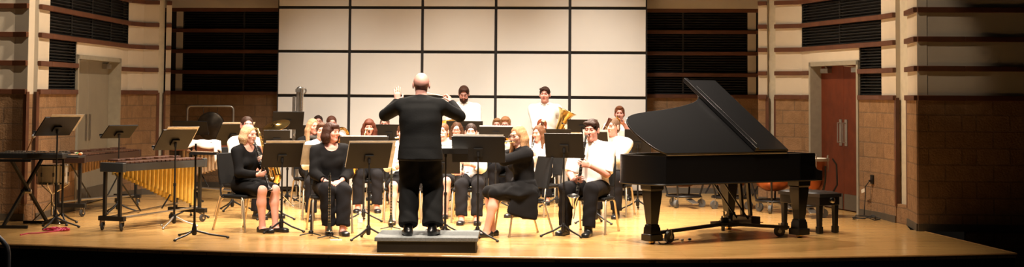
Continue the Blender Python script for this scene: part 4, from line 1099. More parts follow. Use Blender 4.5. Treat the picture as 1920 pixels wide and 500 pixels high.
# rear right of centre
p = player(949, 23.0, 'fair-haired man with glasses behind the paper-topped stand', 'black orchestra chair of the fair-haired man with glasses', -6, k=1.0, skin=PINK, hairc=(.34, .19, .09), hair='short', top=WL_(), bottom=TR, shoes='dress', glasses=True, pitch=10, step=.016, fine=.007)
mo = p.mouth(); z = nrm(A3((.1, -.95, -.3))); p.hl = dict(p=tuple(mo + z * .2 + A3((.09, .02, -.08))), d=(-.8, -.5, .3), n=(-.3, .1, .9), c=.7); p.hr = dict(p=tuple(mo + z * .2 + A3((-.08, .04, -.08))), d=(.8, -.5, .3), n=(.2, .1, .9), c=.6); p.build()
trumpet('trumpet of the fair-haired man with glasses', lmat(p, mo, z, (0, 0, 1)))
p = player(933, 24.15, 'light brown-haired person just visible left of the fair-haired man with glasses', 'black orchestra chair behind the fair-haired man with glasses', -4, k=.94, skin=PINK, hairc=LTBROWN, hair='short', top=WL_(), bottom=TR, shoes='dress', step=.016, fine=.007)
p.hl = dict(p=(.14, -.30, .62), d=(-.6, -.7, -.1), n=(0, .2, -1), c=.5); p.hr = dict(p=(-.14, -.30, .62), d=(.6, -.7, -.1), n=(0, .2, -1), c=.5); p.build()
p = player(1017, 22.9, 'red-haired woman half hidden behind the long-haired clarinettist', 'black orchestra chair under the red-haired woman', -8, k=.955, fem=True, skin=PINK, hairc=RED, hair='bun', top=WL_(neck='crew'), bottom=TR, step=.016, fine=.007)
mo = p.mouth(); z = nrm(A3((.30, -.22, .93)))
p.hl = grip(mo + A3((-.06, -.22, -.22)), z, True); p.hr = grip(mo + A3((-.16, -.16, -.52)), z, False); p.build()
bassoon('dark red bassoon with white bell ring beside the red-haired woman', lmat(p, mo, z, (0, -1, 0)))
p = player(1015, 20.4, 'woman with long wavy brown hair in white blouse playing clarinet', 'black orchestra chair under the woman with long wavy brown hair', -34, k=.90, fem=True, skin=PINK, hairc=(.17, .085, .04), hair='longpart', top=WL_(neck='crew', o=.024), bottom=TR, yaw=-4, pitch=6)
clar_pose(p, .5); p.build(); clarinet('clarinet of the woman with long wavy brown hair', lmat(p, p.mo, p.z, (0, -1, .5)))
p = player(1151, 20.5, 'man with short grey-brown hair in white shirt playing bassoon left of the piano', 'black orchestra chair under the bassoon man left of the piano', -16, k=1.035, skin=PINK, hairc=(.22, .15, .10), hair='crop', top=WL_(o=.024), bottom=TR, shoes='dress', yaw=-20, roll=0)
mo = p.mouth(); z = nrm(A3((.50, -.10, .86))); p.hl = grip(mo + A3((-.10, -.24, -.2)), z, True); p.hr = grip(mo + A3((-.28, -.17, -.48)), z, False); p.build()
bassoon('dark red bassoon slanting across the head of the man left of the piano', lmat(p, mo + A3((-.05, .02, -.0)), z, (0, -1, 0)), bassoon_wood)
p = Person('curly red-haired man by the tail of the piano lid playing trumpet', xat(1162, 24.0), 24.0, -6, k=1.0, seat=.61, skin=PINK, hairc=(.25, .10, .045), hair='curly', top=WS(sleeve=1.3), bottom=TR, shoes='dress', fl_=(.14, -.42, .24), fr_=(-.14, -.42, .24), step=.015, fine=.0065)
mo = p.mouth(); z = nrm(A3((-.05, -.96, -.1))); p.hl = dict(p=tuple(mo + z * .2 + A3((.09, .02, -.08))), d=(-.8, -.5, .3), n=(-.3, .1, .9), c=.7); p.hr = dict(p=tuple(mo + z * .2 + A3((-.08, .04, -.08))), d=(.8, -.5, .3), n=(.2, .1, .9), c=.6); p.build()
trumpet('trumpet of the curly red-haired man', lmat(p, mo, z, (0, 0, 1)))
X_, D_ = p.M.translation.x, p.M.translation.y
r = empty('tall_stool', 'tall stool under the curly red-haired man', 'stool', (X_, D_, 0))
m = Mb(); m.lathe((0, 0, .565), (0, 0, 1), [(0, .17), (.005, .18), (.035, .18), (.045, .165)], 24); m.build('seat', chair_black, r)
for i in range(4):
    a = R(45 + 90 * i); m = Mb(); m.tube([(.12 * math.cos(a), .12 * math.sin(a), .57), (.2 * math.cos(a), .2 * math.sin(a), 0.01)], .013, 8); m.build('leg', leg_metal, r)
m = Mb(); m.torus((0, 0, .155), (0, 0, 1), .178, .009, 28); m.build('foot_ring', leg_metal, r)

# standing men at the back
p = Person('bearded man with glasses in white shirt standing before the white shell looking down', xat(870, 24.2), 24.2, 0, k=1.065, stand=True, skin=PINK, hairc=(.075, .035, .02), hair='short', top=WL_(), bottom=TR, shoes='dress', beard=True, glasses=True, pitch=20, step=.014, fine=.0062, hl=dict(p=(.13, -.32, .98), d=(-.4, -.8, -.1), n=(0, 0, -1), c=.5), hr=dict(p=(-.13, -.32, .98), d=(.4, -.8, -.1), n=(0, 0, -1), c=.5)).build()
p = Person('tall dark-haired man in white shirt standing at the back with a euphonium', xat(1022, 24.3), 24.3, -4, k=1.06, stand=True, skin=PINK, hairc=(.06, .028, .018), hair='side', top=WL_(), bottom=TR, shoes='dress', yaw=-6, step=.014, fine=.0062, hl=dict(p=(.34, -.22, 1.02), d=(-.5, -.8, .2), n=(-.7, .3, .4), c=.5), hr=dict(p=(.02, -.30, 1.0), d=(.6, -.6, .3), n=(.6, .5, .2), c=.5)).build()
euphonium('brass euphonium with wide upturned bell held by the tall standing man', p.M @ Matrix.Translation((.17, -.30, .76)) @ Matrix.Rotation(R(24), 4, 'Y'))

# ------------------------------------------------------------------ podium and conductor
pt = mat('podium_carpet', (.215, .23, .225), .95, var=.2, scale=60, bump=.3, bscale=200)
a, b_ = fl(704, 473.5), fl(893, 474.5)
PD = 15.5; PW = b_.x - a.x; pc = (a.x + b_.x) / 2
pod = empty('conductor_podium', 'low black podium with grey carpeted top under the conductor', 'podium', (pc, PD + .43, 0))
m = Mb(); m.box((0, 0, .058), (PW - .02, .82, .115)); m.build('base', mat('podium_side', (.012, .011, .010), .7), pod, bevel=.004)
m = Mb(); m.box((0, 0, .136), (PW + .03, .86, .042)); m.build('platform', pt, pod, bevel=.006)
PZ = .158
p = Person('bald conductor in black suit seen from behind with both arms raised', xat(789, 15.76), 15.76, 180, k=1.018, z=PZ, stand=True, skin=(.74, .38, .31), hairc=(.2, .15, .12), hair='bald', hs=1.07, shoes='dress', g=1.2, step=.011, fine=.005,
           top=dict(m=suit_black, sleeve=1.98, o=.026, ao=.017, hem=.13, flare=.012, fold=.003, fs=15, neck='collar', name='jacket', loose=1), bottom=dict(kind='trousers', m=suit_black, wide=.055),
           hl=dict(p=(.275, -.40, 1.395), d=(.05, -.1, 1), n=(-.1, -1, 0), c=.12, sp=.12), hr=dict(p=(-.305, -.41, 1.38), d=(.25, -.5, .75), n=(.6, -.2, -.3), c=.75), fl_=(.115, .06, .085), fr_=(-.135, .02, .085), el_hint=(1, .2, -.9), er_hint=(-1, .2, -.9), yaw=4)
p.lean = 0; p.build()
r = empty('conducting_baton', 'thin white baton in the right hand of the conductor', 'baton')
m = Mb(); m.tube([(0, 0, .02), (0, 0, .40)], [.0045, .002], 8); m.build('shaft', mat('baton_white', (.8, .78, .7), .5), r)
m = Mb(); m.lathe((0, 0, -.03), (0, 0, 1), [(0, .004), (.01, .011), (.035, .010), (.055, .004)], 12); m.build('handle', mat('cork', (.5, .33, .18), .8), r)
put(r, p.M @ frame((-.265, -.475, 1.445), (.62, -.62, .12), (0, 0, 1)))

# ------------------------------------------------------------------ music stands
music_stand('tilted black stand with sheet music over the snare drum, far left', 108, 237, 18.0, 48, 48, .47, .33, [(.05, .06, .44, .30, 'sheet music on the far left stand above the snare drum')])
music_stand('small tilted black stand above the dark xylophone', 224, 247, 20.3, 45, 52, .44, .28)
music_stand('tilted black stand with bowed grey foot in front of the golden marimba', 329, 262, 18.2, 45, 42, .47, .33, [(.03, .07, .44, .28, 'sheet music on the stand over the golden marimba')], base=steel)
music_stand('black stand turned sideways behind the white towel', 437, 252, 20.9, 45, 36, .52, .36, [(.02, .03, .54, .36, 'sheet music on the sideways stand behind the white towel')])
music_stand('low black stand in front of the gong', 357, 240, 22.6, 0, 35, .52, .25)
music_stand('black stand in front of the tall chrome clarinet tubes', 540, 226, 22.2, 16, 30, .46, .30)
music_stand('black stand between the blonde clarinettist and the cymbal', 519, 261, 19.5, 10, 20, .34, .25)
music_stand('black stand with newspaper-like sheet music right of the blonde clarinettist', 529, 291, 17.7, 22, 30, .47, .33, [(.02, .035, .47, .33, 'white sheet music behind the front left stand'), (.30, -.0, .20, .28, 'printed sheet sticking out right of the front left stand')], a0=210)
music_stand('black stand with folder in front of the seated dark bobbed woman', 692, 292, 16.9, 22, 30, .50, .33, [(.015, .022, .545, .345, 'grey folder edge on the stand left of the podium'), (.22, -.02, .16, .28, 'printed sheet sticking out right of the stand left of the podium')], a0=210)
music_stand('wide black stand with paper on top in front of the auburn-haired woman', 683, 274, 19.3, 4, 18, .62, .26, [(0, .02, .58, .25, 'music across the wide stand before the auburn-haired woman')])
music_stand('black stand hiding the face of the grey-brown haired person', 729, 249, 22.2, 0, 20, .38, .26)
music_stand('black stand right behind the long-haired blonde saxophone player', 582, 252, 23.0, 10, 20, .46, .30)
music_stand('nearly flat black stand of the conductor just beyond the podium', 836, 281, 16.9, 180, 79, .50, .36, [(.0, .01, .47, .34, 'open white score on the stand of the conductor')])
music_stand('black stand showing below the flat score of the conductor', 829, 306, 17.75, 0, 20, .42, .26)
music_stand('widest black stand right of the conductor with music along its top', 897, 280, 16.85, -4, 18, .60, .305, [(0, .032, .57, .29, 'white music sheets on the widest stand right of the conductor')])
music_stand('black stand in front of the bass clarinet player', 1058, 273, 17.4, -14, 20, .46, .30)
music_stand('black stand in front of the bearded standing man', 871, 237, 22.9, 0, 18, .56, .17)
music_stand('paper-topped black stand in front of the fair-haired man with glasses', 930, 248, 21.8, -4, 18, .50, .17, [(0, .02, .48, .17, 'paper along the stand before the fair-haired man')])
music_stand('black stand behind the dark-haired young man, near the standing man', 1092, 236, 22.4, -4, 20, .45, .20, [(-.15, -.06, .22, .16, 'white sheet at the lower left of the stand behind the young man')])
music_stand('black stand with pale folder edge between bass clarinet and bassoon players', 1119, 269, 19.2, -18, 20, .30, .32, [(-.005, .016, .335, .345, 'pale folder on the stand beside the bassoon man')])
music_stand('dark stand beneath the tail of the raised piano lid', 1196, 268, 21.6, -6, 12, .38, .40)
music_stand('black stand in front of the red-haired woman', 1045, 254, 22.0, -8, 20, .40, .20)
# ------------------------------------------------------------------ grand piano
PT = R(33.); PO = V(3.645, 17.535, 0)
pa, pp = V(math.cos(PT), math.sin(PT), 0), V(-math.sin(PT), math.cos(PT), 0)
pw = lambda x, y, z=0.: PO + pa * x + pp * y + V(0, 0, z)
piano = empty('grand_piano', 'black concert grand piano with raised lid, seen from its straight side', 'piano', PO, PT)
def spline(pts, n=5):
    out = []; P = [Vector((*p, 0)) for p in pts]
    for i in range(len(P) - 1):
        p0, p1, p2, p3 = P[max(i - 1, 0)], P[i], P[i + 1], P[min(i + 2, len(P) - 1)]
        for k in range(n):
            t = k / n; q = .5 * ((2 * p1) + (p2 - p0) * t + (2 * p0 - 5 * p1 + 4 * p2 - p3) * t * t + (3 * p1 - p0 - 3 * p2 + p3) * t ** 3); out.append((q.x, q.y))
    out.append(pts[-1]); return out
curve = spline([(-.86, 1.5), (-.95, 1.38), (-1.06, 1.17), (-1.18, 1.065), (-1.33, 1.0), (-1.54, .935), (-1.81, .875), (-2.11, .825), (-2.32, .77), (-2.45, .68), (-2.505, .52), (-2.49, .30), (-2.43, .10), (-2.34, 0)], 4)
outer = [(-.12, 1.5)] + curve + [(-.12, 0)]
def inset(poly, d):
    n = len(poly); out = []
    for i in range(n):
        a, b, c = Vector(poly[i - 1]), Vector(poly[i]), Vector(poly[(i + 1) % n])
        e1, e2 = (b - a).normalized(), (c - b).normalized(); n1, n2 = Vector((-e1.y, e1.x)), Vector((-e2.y, e2.x)); q = (n1 + n2).normalized()
        out.append(tuple(b + q * d / max(.4, q.dot(n1))))
    return out
inner = inset(outer, .045)
m = Mb(); n_ = len(outer)
m.add([V(*p, .66) for p in outer] + [V(*p, .98) for p in outer] + [V(*p, .98) for p in inner] + [V(*p, .66) for p in inner],
      [(i, (i + 1) % n_, n_ + (i + 1) % n_, n_ + i) for i in range(n_)] + [(n_ + i, n_ + (i + 1) % n_, 2 * n_ + (i + 1) % n_, 2 * n_ + i) for i in range(n_)] + [(2 * n_ + i, 2 * n_ + (i + 1) % n_, 3 * n_ + (i + 1) % n_, 3 * n_ + i) for i in range(n_)] + [(3 * n_ + i, 3 * n_ + (i + 1) % n_, (i + 1) % n_, i) for i in range(n_)])
o = m.build('rim', piano_black, piano); fix_normals(o)
m = Mb(); m.prism(inset(outer, .04), .68, .72); o = m.build('bottom_board', piano_black, piano); fix_normals(o)
m = Mb(); m.prism(inset([(x if x < -.4 else -.4, y) for x, y in outer[:1] + curve + outer[-1:]], .05), .885, .90); o = m.build('iron_plate', mat('plate_gold', (.5, .34, .12), .4, .6), piano); fix_normals(o)
m = Mb(); m.tube([V(*p, .668) for p in outer], .012, 6, closed=True); m.build('base_moulding', piano_black, piano)
arm = [(-.36, .98), (-.115, .98), (-.11, .83), (-.085, .795), (-.04, .78), (.0, .775), (.0, .66), (-.36, .66)]
for y0 in (0, 1.43):
    m = Mb(); k = len(arm); m.add([V(x, y0, z) for x, z in arm] + [V(x, y0 + .07, z) for x, z in arm], [tuple(range(k)), tuple(range(2 * k - 1, k - 1, -1))] + [(i, k + i, k + (i + 1) % k, (i + 1) % k) for i in range(k)])
    o = m.build('arm', piano_black, piano, bevel=.006); fix_normals(o)
m = Mb(); m.box((-.17, .75, .685), (.34, 1.36, .05)); m.box((-.015, .75, .72), (.03, 1.36, .04)); m.build('key_bed', piano_black, piano)
m = Mb(); m.box((-.26, .75, .84), (.03, 1.36, .20), Matrix.Rotation(R(-12), 3, 'Y')); m.build('fallboard', piano_black, piano)
ivory = mat('ivory_key', (.75, .72, .64), .3)
kb = None
for i in range(52):
    if kb is None: m = Mb(); m.box((0, 0, 0), (.15, .0222, .02)); kb = m.build('white_key', ivory, piano); o = kb
    else: o = kb.copy(); COL.objects.link(o)
    o.location = (-.115, .15 + i * .0235, .732)
kb = None
for i in range(51):
    if i % 7 in (1, 4): continue
    if kb is None: m = Mb(); m.box((0, 0, 0), (.095, .011, .014), taper=1.2); kb = m.build('black_key', ebony, piano); o = kb
    else: o = kb.copy(); COL.objects.link(o)
    o.location = (-.145, .162 + i * .0235, .748)
m = Mb(); m.box((-.45, .75, .955), (.20, 1.1, .016)); m.build('music_desk', piano_black, piano)
PH = R(32.)
hinge = Matrix.Translation((0, 0, .992)) @ Matrix.Rotation(PH, 4, 'X')
lid_poly = [(-.57, 1.50)] + curve + [(-.57, -.01)]
m = Mb(); m.prism(lid_poly, 0, .022); m.v = [tuple(hinge @ Vector(p)) for p in m.v]; lid = m.build('lid', piano_black, piano, bevel=.004); fix_normals(lid)
m = Mb(); m.box((-.825, .745, .040), (.50, 1.50, .022)); m.v = [tuple(hinge @ Vector(p)) for p in m.v]; flap = m.build('front_flap', piano_black, lid, bevel=.004)
m = Mb(); m.box((-1.05, .745, .064), (.05, 1.50, .03)); m.box((-.975, .72, .057), (.022, 1.25, .012)); m.v = [tuple(hinge @ Vector(p)) for p in m.v]; m.build('flap_lip', piano_black, lid, bevel=.003)
m = Mb(); m.box((-.575, .745, .030), (.03, 1.50, .02)); m.v = [tuple(hinge @ Vector(p)) for p in m.v]; m.build('flap_hinge', piano_black, lid, bevel=.002)
m = Mb(); m.cyl((-2.33, 0, .99), (-.57, 0, .99), .008); m.build('lid_hinge', steel, piano)
pr = hinge @ V(-.75, 1.22, -.002); m = Mb(); m.cyl((-.75, 1.46, .95), pr, .011); m.build('lid_prop', piano_black, piano)
LEGS = [(-.25, .13), (-.25, 1.36), (-2.23, .38)]
CEN = V(-.98, .60, .15)
for x, y in LEGS:
    m = Mb()
    prof = [(.66, .095), (.60, .092), (.585, .078), (.55, .080), (.30, .056), (.215, .048), (.205, .058), (.19, .058), (.175, .066), (.10, .07)]
    vs = [V(x + sx * w_, y + sy * w_, z) for z, w_ in prof for sx, sy in ((-1, -1), (1, -1), (1, 1), (-1, 1))]
    fs = [(i * 4 + k, (i + 1) * 4 + k, (i + 1) * 4 + (k + 1) % 4, i * 4 + (k + 1) % 4) for i in range(len(prof) - 1) for k in range(4)] + [(0, 1, 2, 3), tuple(len(prof) * 4 - 1 - q for q in range(4))]
    m.add(vs, fs); leg = m.build('leg', piano_black, piano, bevel=.004); fix_normals(leg)
    m = Mb(); m.box((x, y, .07), (.175, .175, .075)); m.build('foot_shoe', piano_black, leg, bevel=.008)
    m = Mb(); m.cyl((x, y, .015), (x, y, .05), .03); m.cyl((x - .03, y, .02), (x + .03, y, .02), .02); m.build('foot_caster', brass, leg)
    d = (CEN - V(x, y, .15)).normalized(); m = Mb(); a = V(x, y, .115) + d * .12
    m.bar(a, CEN, .06, .035); arm_ = m.build('dolly_arm', black_metal, piano, bevel=.003)
    wv = V(-d.y, d.x, 0); wp = a + d * .10 + V(0, 0, -.055) - wv * .06; wp.z = .065
    m = Mb(); m.cyl(wp - wv * .02, wp + wv * .02, .064, n=24); m.build('caster_wheel', grey_wheel, arm_)
    m = Mb(); m.cyl(wp - wv * .03, wp + wv * .03, .022, n=14); m.bar(wp - wv * .027, wp - wv * .027 + V(0, 0, .09), .02, .006); m.bar(wp + wv * .027, wp + wv * .027 + V(0, 0, .09), .02, .006); m.build('caster_fork', steel, arm_)
m = Mb(); m.box(CEN + V(0, 0, .01), (.24, .24, .03)); m.lathe(CEN + V(0, 0, .02), (0, 0, 1), [(0, .05), (.05, .045), (.055, .02)], 16); m.build('dolly_hub', black_metal, piano, bevel=.004)
m = Mb(); m.cyl(CEN + V(.0, 0, .03), CEN + V(0, 0, .11), .02); m.box(CEN + V(-.03, 0, .12), (.03, .05, .05)); m.box(CEN + V(.03, 0, .12), (.03, .05, .05)); m.build('dolly_lock', chrome, piano)
# pedal lyre
for y in (.69, .83): m = Mb(); m.bar((-.55, y, .68), (-.50, y, .22), .045, .035); m.build('lyre_post', piano_black, piano, bevel=.004)
m = Mb(); m.box((-.50, .76, .165), (.14, .34, .10)); m.build('pedal_box', piano_black, piano, bevel=.008)
for y in (.68, .76, .84): m = Mb(); m.box((-.39, y, .135), (.14, .035, .012)); m.build('pedal', brass, piano, bevel=.004)
for y in (.66, .86): m = Mb(); m.cyl((-.56, y, .18), (-.98, y, .67), .010); m.build('lyre_brace', piano_black, piano)

# bench
bx = xat(1517, 18.3)
bench = empty('piano_bench', 'black padded piano bench with side knob at the keyboard end', 'bench', (bx, 18.3, 0), PT)
m = Mb()
nx_, ny_ = 12, 20; top = []
for j in range(ny_ + 1):
    for i in range(nx_ + 1):
        u, v = i / nx_ * 2 - 1, j / ny_ * 2 - 1; top.append(V(u * .18, v * .36, .475 + .030 * (1 - u ** 6) * (1 - v ** 8) * (.75 + .25 * abs(math.cos(u * 4.7) * math.cos(v * 9)))))
m.add(top, [(j * (nx_ + 1) + i, j * (nx_ + 1) + i + 1, (j + 1) * (nx_ + 1) + i + 1, (j + 1) * (nx_ + 1) + i) for j in range(ny_) for i in range(nx_)])
m.box((0, 0, .455), (.36, .72, .04)); m.build('cushion', mat('bench_leather', (.014, .013, .013), .35), bench)
m = Mb(); m.box((0, 0, .385), (.33, .68, .10)); m.build('apron', piano_black, bench, bevel=.004)
for sx in (-1, 1):
    for sy in (-1, 1):
        m = Mb(); m.box((sx * .13, sy * .30, .17), (.062, .062, .34), taper=.72); m.box((sx * .13, sy * .30, .045), (.064, .064, .08)); m.build('leg', piano_black, bench, bevel=.003)
for sy in (-1, 1):
    m = Mb(); m.lathe((0, sy * .34, .40), (0, sy, 0), [(0, .014), (.03, .014), (.032, .034), (.06, .034), (.065, .026)], 16); m.build('height_knob', chrome, bench)

# ------------------------------------------------------------------ timpani behind the piano
def timpano(label, X, D, r, a=0):
    t = empty('timpani', label, 'timpani', (X, D, 0), R(a), 'copper timpani behind the piano')
    m = Mb(); m.lathe((0, 0, 0), (0, 0, 1), [(.30, .02), (.305, r * .35), (.36, r * .66), (.45, r * .88), (.56, r * .97), (.74, r), (.77, r + .005)], 36); m.build('bowl', copper, t)
    m = Mb(); m.lathe((0, 0, 0), (0, 0, 1), [(.765, r + .002), (.765, r + .03), (.80, r + .03), (.80, r - .005)], 36); m.build('hoop', steel, t)
    m = Mb(); m.lathe((0, 0, 0), (0, 0, 1), [(.795, r), (.803, r - .02), (.803, 0)], 36); m.build('head', mat('drumhead', (.72, .68, .58), .7), t)
    for i in range(8):
        a_ = R(45 * i + 10); c = V(math.cos(a_), math.sin(a_), 0); m = Mb(); m.cyl(c * (r + .03) + V(0, 0, .62), c * (r + .03) + V(0, 0, .82), .006); m.cyl(c * (r + .03) + V(0, 0, .81), c * (r + .03) + V(0, 0, .84), .012); m.build('tuning_rod', steel, t)
    for i in range(4):
        a_ = R(90 * i + 45); c = V(math.cos(a_), math.sin(a_), 0); m = Mb(); m.tube([c * (r + .02) + V(0, 0, .70), c * (r + .015) + V(0, 0, .5), c * (r * .75) + V(0, 0, .17)], .014, 8); m.build('strut', black_metal, t)
    m = Mb(); m.torus((0, 0, .165), (0, 0, 1), r * .75, .018, 30); m.bar((-r * .75, 0, .165), (r * .75, 0, .165), .05, .03); m.bar((0, -r * .75, .165), (0, r * .75, .165), .05, .03); m.build('base_ring', black_metal, t)
    for i in range(3):
        a_ = R(120 * i + 100); c = V(math.cos(a_), math.sin(a_), 0) * (r * .8); w_ = V(-c.y, c.x, 0).normalized()
        m = Mb(); m.cyl(c + V(0, 0, .06) - w_ * .02, c + V(0, 0, .06) + w_ * .02, .06, n=20); wh = m.build('caster', grey_wheel, t)
        m = Mb(); m.bar(c + w_ * .028 + V(0, 0, .06), c + w_ * .028 + V(0, 0, .16), .025, .008); m.bar(c - w_ * .028 + V(0, 0, .06), c - w_ * .028 + V(0, 0, .16), .025, .008); m.build('caster_fork', steel, wh)
    m = Mb(); m.box((0, -r * .85, .10), (.10, .24, .02), Matrix.Rotation(R(14), 3, 'X')); m.build('pedal', steel, t, bevel=.004)
    m = Mb(); m.tube([(r * .9, -.12, .2), (r + .11, -.14, .45), (r + .10, -.14, .72), (r + .05, -.12, .80)], .012, 8); m.build('tuning_gauge', black_metal, t)
timpano('copper timpani farthest left of those behind the piano tail', 2.55, 22.15, .33, 20)
timpano('copper timpani showing between the piano leg and the pedal lyre', 3.22, 21.95, .36, -15)
timpano('copper timpani behind the pedal lyre of the piano', 3.72, 21.25, .32, 30)
timpano('small copper timpani by the red door beyond the keyboard end of the piano', 4.06, 20.45, .25, 0)

# ------------------------------------------------------------------ mallet instruments
def caster(par, c, w_, rr=.05, mt=rubber):
    m = Mb(); m.torus(V(c.x, c.y, rr), w_, rr - .014, .014, 20, 8); m.cyl(V(c.x, c.y, rr) - w_ * .012, V(c.x, c.y, rr) + w_ * .012, rr - .012, n=18); o = m.build('caster', mt, par)
    m = Mb(); m.cyl(V(c.x, c.y, rr) - w_ * .022, V(c.x, c.y, rr) + w_ * .022, .016, n=12)
    for s_ in (1, -1): m.bar(V(c.x, c.y, rr) + w_ * .024 * s_, V(c.x, c.y, rr * 2 + .02) + w_ * .02 * s_, .024, .005)
    m.cyl(V(c.x, c.y, rr * 2), V(c.x, c.y, rr * 2 + .03), .014); m.build('caster_fork', chrome, o)
def mallet_keys(label, name, cat, A, B, wa, wb, h, nbar, barm, railm, resm, res, endw=.07, near=-1, barw=1.):
    """A treble end, B bass end (x, D); widths across; res(t) = resonator length"""
    A, B = V(*A, 0), V(*B, 0); d = (B - A); L = d.length; ang = math.atan2(d.y, d.x)
    r = empty(name, label, cat, A, ang); W = lambda t: wa + (wb - wa) * t
    # rails
    for s_ in (-1, 1):
        m = Mb(); m.add([V(0, s_ * wa / 2 - .012, h - .09), V(L, s_ * wb / 2 - .012, h - .09), V(L, s_ * wb / 2 + .012, h - .09), V(0, s_ * wa / 2 + .012, h - .09), V(0, s_ * wa / 2 - .012, h - .005), V(L, s_ * wb / 2 - .012, h - .005), V(L, s_ * wb / 2 + .012, h - .005), V(0, s_ * wa / 2 + .012, h - .005)],
              [(3, 2, 1, 0), (4, 5, 6, 7), (0, 1, 5, 4), (1, 2, 6, 5), (2, 3, 7, 6), (3, 0, 4, 7)]); m.build('side_rail', railm, r)
    m = Mb(); m.box((L / 2, 0, h - .05), (L, .02, .07)); m.build('centre_rail', railm, r)
    pitch = L / nbar
    for i in range(nbar):
        t = (i + .5) / nbar; w = W(t); x = t * L
        m = Mb(); bw = pitch * .86 * barw; m.box((x, near * w * .24, h + .010), (bw, w * .50, .022)); m.build('bar', barm, r, bevel=.003)
        if i % 7 not in (2, 6) and i < nbar - 1:
            m = Mb(); m.box((x + pitch / 2, -near * w * .24, h + .034), (bw, w * .48, .022)); m.build('bar', barm, r, bevel=.003)
        l = res(t); rad = min(.030, pitch * .42) * (.75 + .25 * t)
        for s_, x_ in ((near, x), (-near, x + pitch / 2)):
            if x_ > L - .02: continue
            y_ = s_ * w * .26; m = Mb(); m.cyl((x_, y_, h - .03 - l), (x_, y_, h - .03), rad, n=14); m.build('resonator', resm, r)
    for x, w, sg in ((-.04, wa, -1), (L + .04, wb, 1)):
        m = Mb(); m.box((x, 0, h - .045), (endw, w + .03, .11)); m.build('end_block', railm, r, bevel=.006)
        for s_ in (-1, 1): m = Mb(); m.bar((x, s_ * w * .36, .14), (x, s_ * w * .36, h - .09), .035, .035); m.build('post', black_metal, r)
        m = Mb(); m.box((x, 0, .145), (.06, w + .06, .055)); m.build('foot_beam', black_metal, r, bevel=.004)
        for s_ in (-1, 1): caster(r, V(x, s_ * w * .46, 0), V(.35 * sg, 1, 0).normalized())
    for s_ in (-1, 1): m = Mb(); m.cyl((-.04, s_ * wa * .3, .15), (L + .04, s_ * wb * .3, .22 if s_ > 0 else .18), .014); m.build('stretcher', steel, r)
    for x0, x1 in ((0, L * .35), (L, L * .65)): m = Mb(); m.cyl((x0, 0, h - .12), (x1, 0, .20), .010); m.build('brace', black_metal, r)
    return r
mallet_keys('large marimba with golden resonator tubes, front left', 'marimba', 'marimba', (xat(219, 17.75), 17.75), (xat(352, 19.1), 19.1), .30, .50, .79, 18, rosewood, mat('marimba_rail', (.03, .033, .033), .45), gold_tube, lambda t: .10 + .46 * t ** 1.1)
xB = fl(226, 386)
mallet_keys('dark wooden xylophone on casters behind the marimba, by the grey door', 'xylophone', 'xylophone', (xB.x + .08, xB.y), (-5.80, 19.75), .34, .42, .80, 20, rosewood, mat('xylo_rail', (.035, .016, .011), .45), mat('dull_bronze', (.30, .19, .09), .4, .6), lambda t: .08 + .14 * t, near=1)
mallet_keys('reddish mallet instrument with pale resonator tubes behind the blonde clarinettist', 'vibraphone', 'vibraphone', (-3.95, 22.55), (-4.95, 23.0), .36, .60, .85, 17, padauk, mat('vibe_rail', (.16, .05, .025), .45), lt_reson, lambda t: .22 + .26 * t, near=1)

# keyboard glockenspiel on an X stand
gD = 18.25; gx = xat(66, gD)
xs = empty('keyboard_stand', 'black X-shaped stand under the flat bells, far left', 'stand', (gx, gD, 0), 0)
u = V(math.cos(R(68)), math.sin(R(68)), 0)
for s_ in (-1, 1):
    m = Mb(); a, b_ = u * (.36 * s_) + V(-.08, 0, .03), u * (-.30 * s_) + V(-.08, 0, .80); m.bar(a + V(.02 * s_, 0, 0), b_ + V(.02 * s_, 0, 0), .035, .03); lg = m.build('cross_leg', black_metal, xs)
    m = Mb(); m.bar(a + V(-.27, 0, -.01), a + V(.27, 0, -.01), .035, .035); m.build('foot', black_metal, xs, bevel=.004)
    m = Mb(); m.bar(b_ + V(-.25, 0, .005), b_ + V(.25, 0, .005), .035, .03); m.build('top_arm', black_metal, xs)
m = Mb(); m.cyl(V(-.14, 0, .42), V(-.02, 0, .42), .028, n=16); m.build('pivot', chrome, xs)
gl = empty('bell_set', 'flat black bell set lying on the X-shaped stand', 'bells', (gx, gD, .826), R(2))
m = Mb(); m.box((0, 0, .03), (.80, .40, .06)); m.build('case', mat('case_black', (.018, .018, .018), .55), gl, bevel=.006)
for i in range(20):
    m = Mb(); m.box((-.36 + i * .038, -.08, .066), (.030, .20 - .004 * i, .010)); m.build('bar', steel, gl)
    if i % 7 not in (2, 6): m = Mb(); m.box((-.341 + i * .038, .10, .076), (.028, .15 - .002 * i, .010)); m.build('bar', steel, gl)
# mallet leaning
r = empty('mallet', 'white-headed mallet leaning up from the bells to the stand', 'mallet', (0, 0, 0))
a, b_ = at(50, 284, 18.1), at(63, 255, 18.0); m = Mb(); m.cyl(a, b_, .007); m.build('shaft', mat('mallet_wood', (.42, .24, .12), .5), r)
m = Mb(); m.ell(b_, (.024, .024, .024)); m.build('head', white_cloth, r)

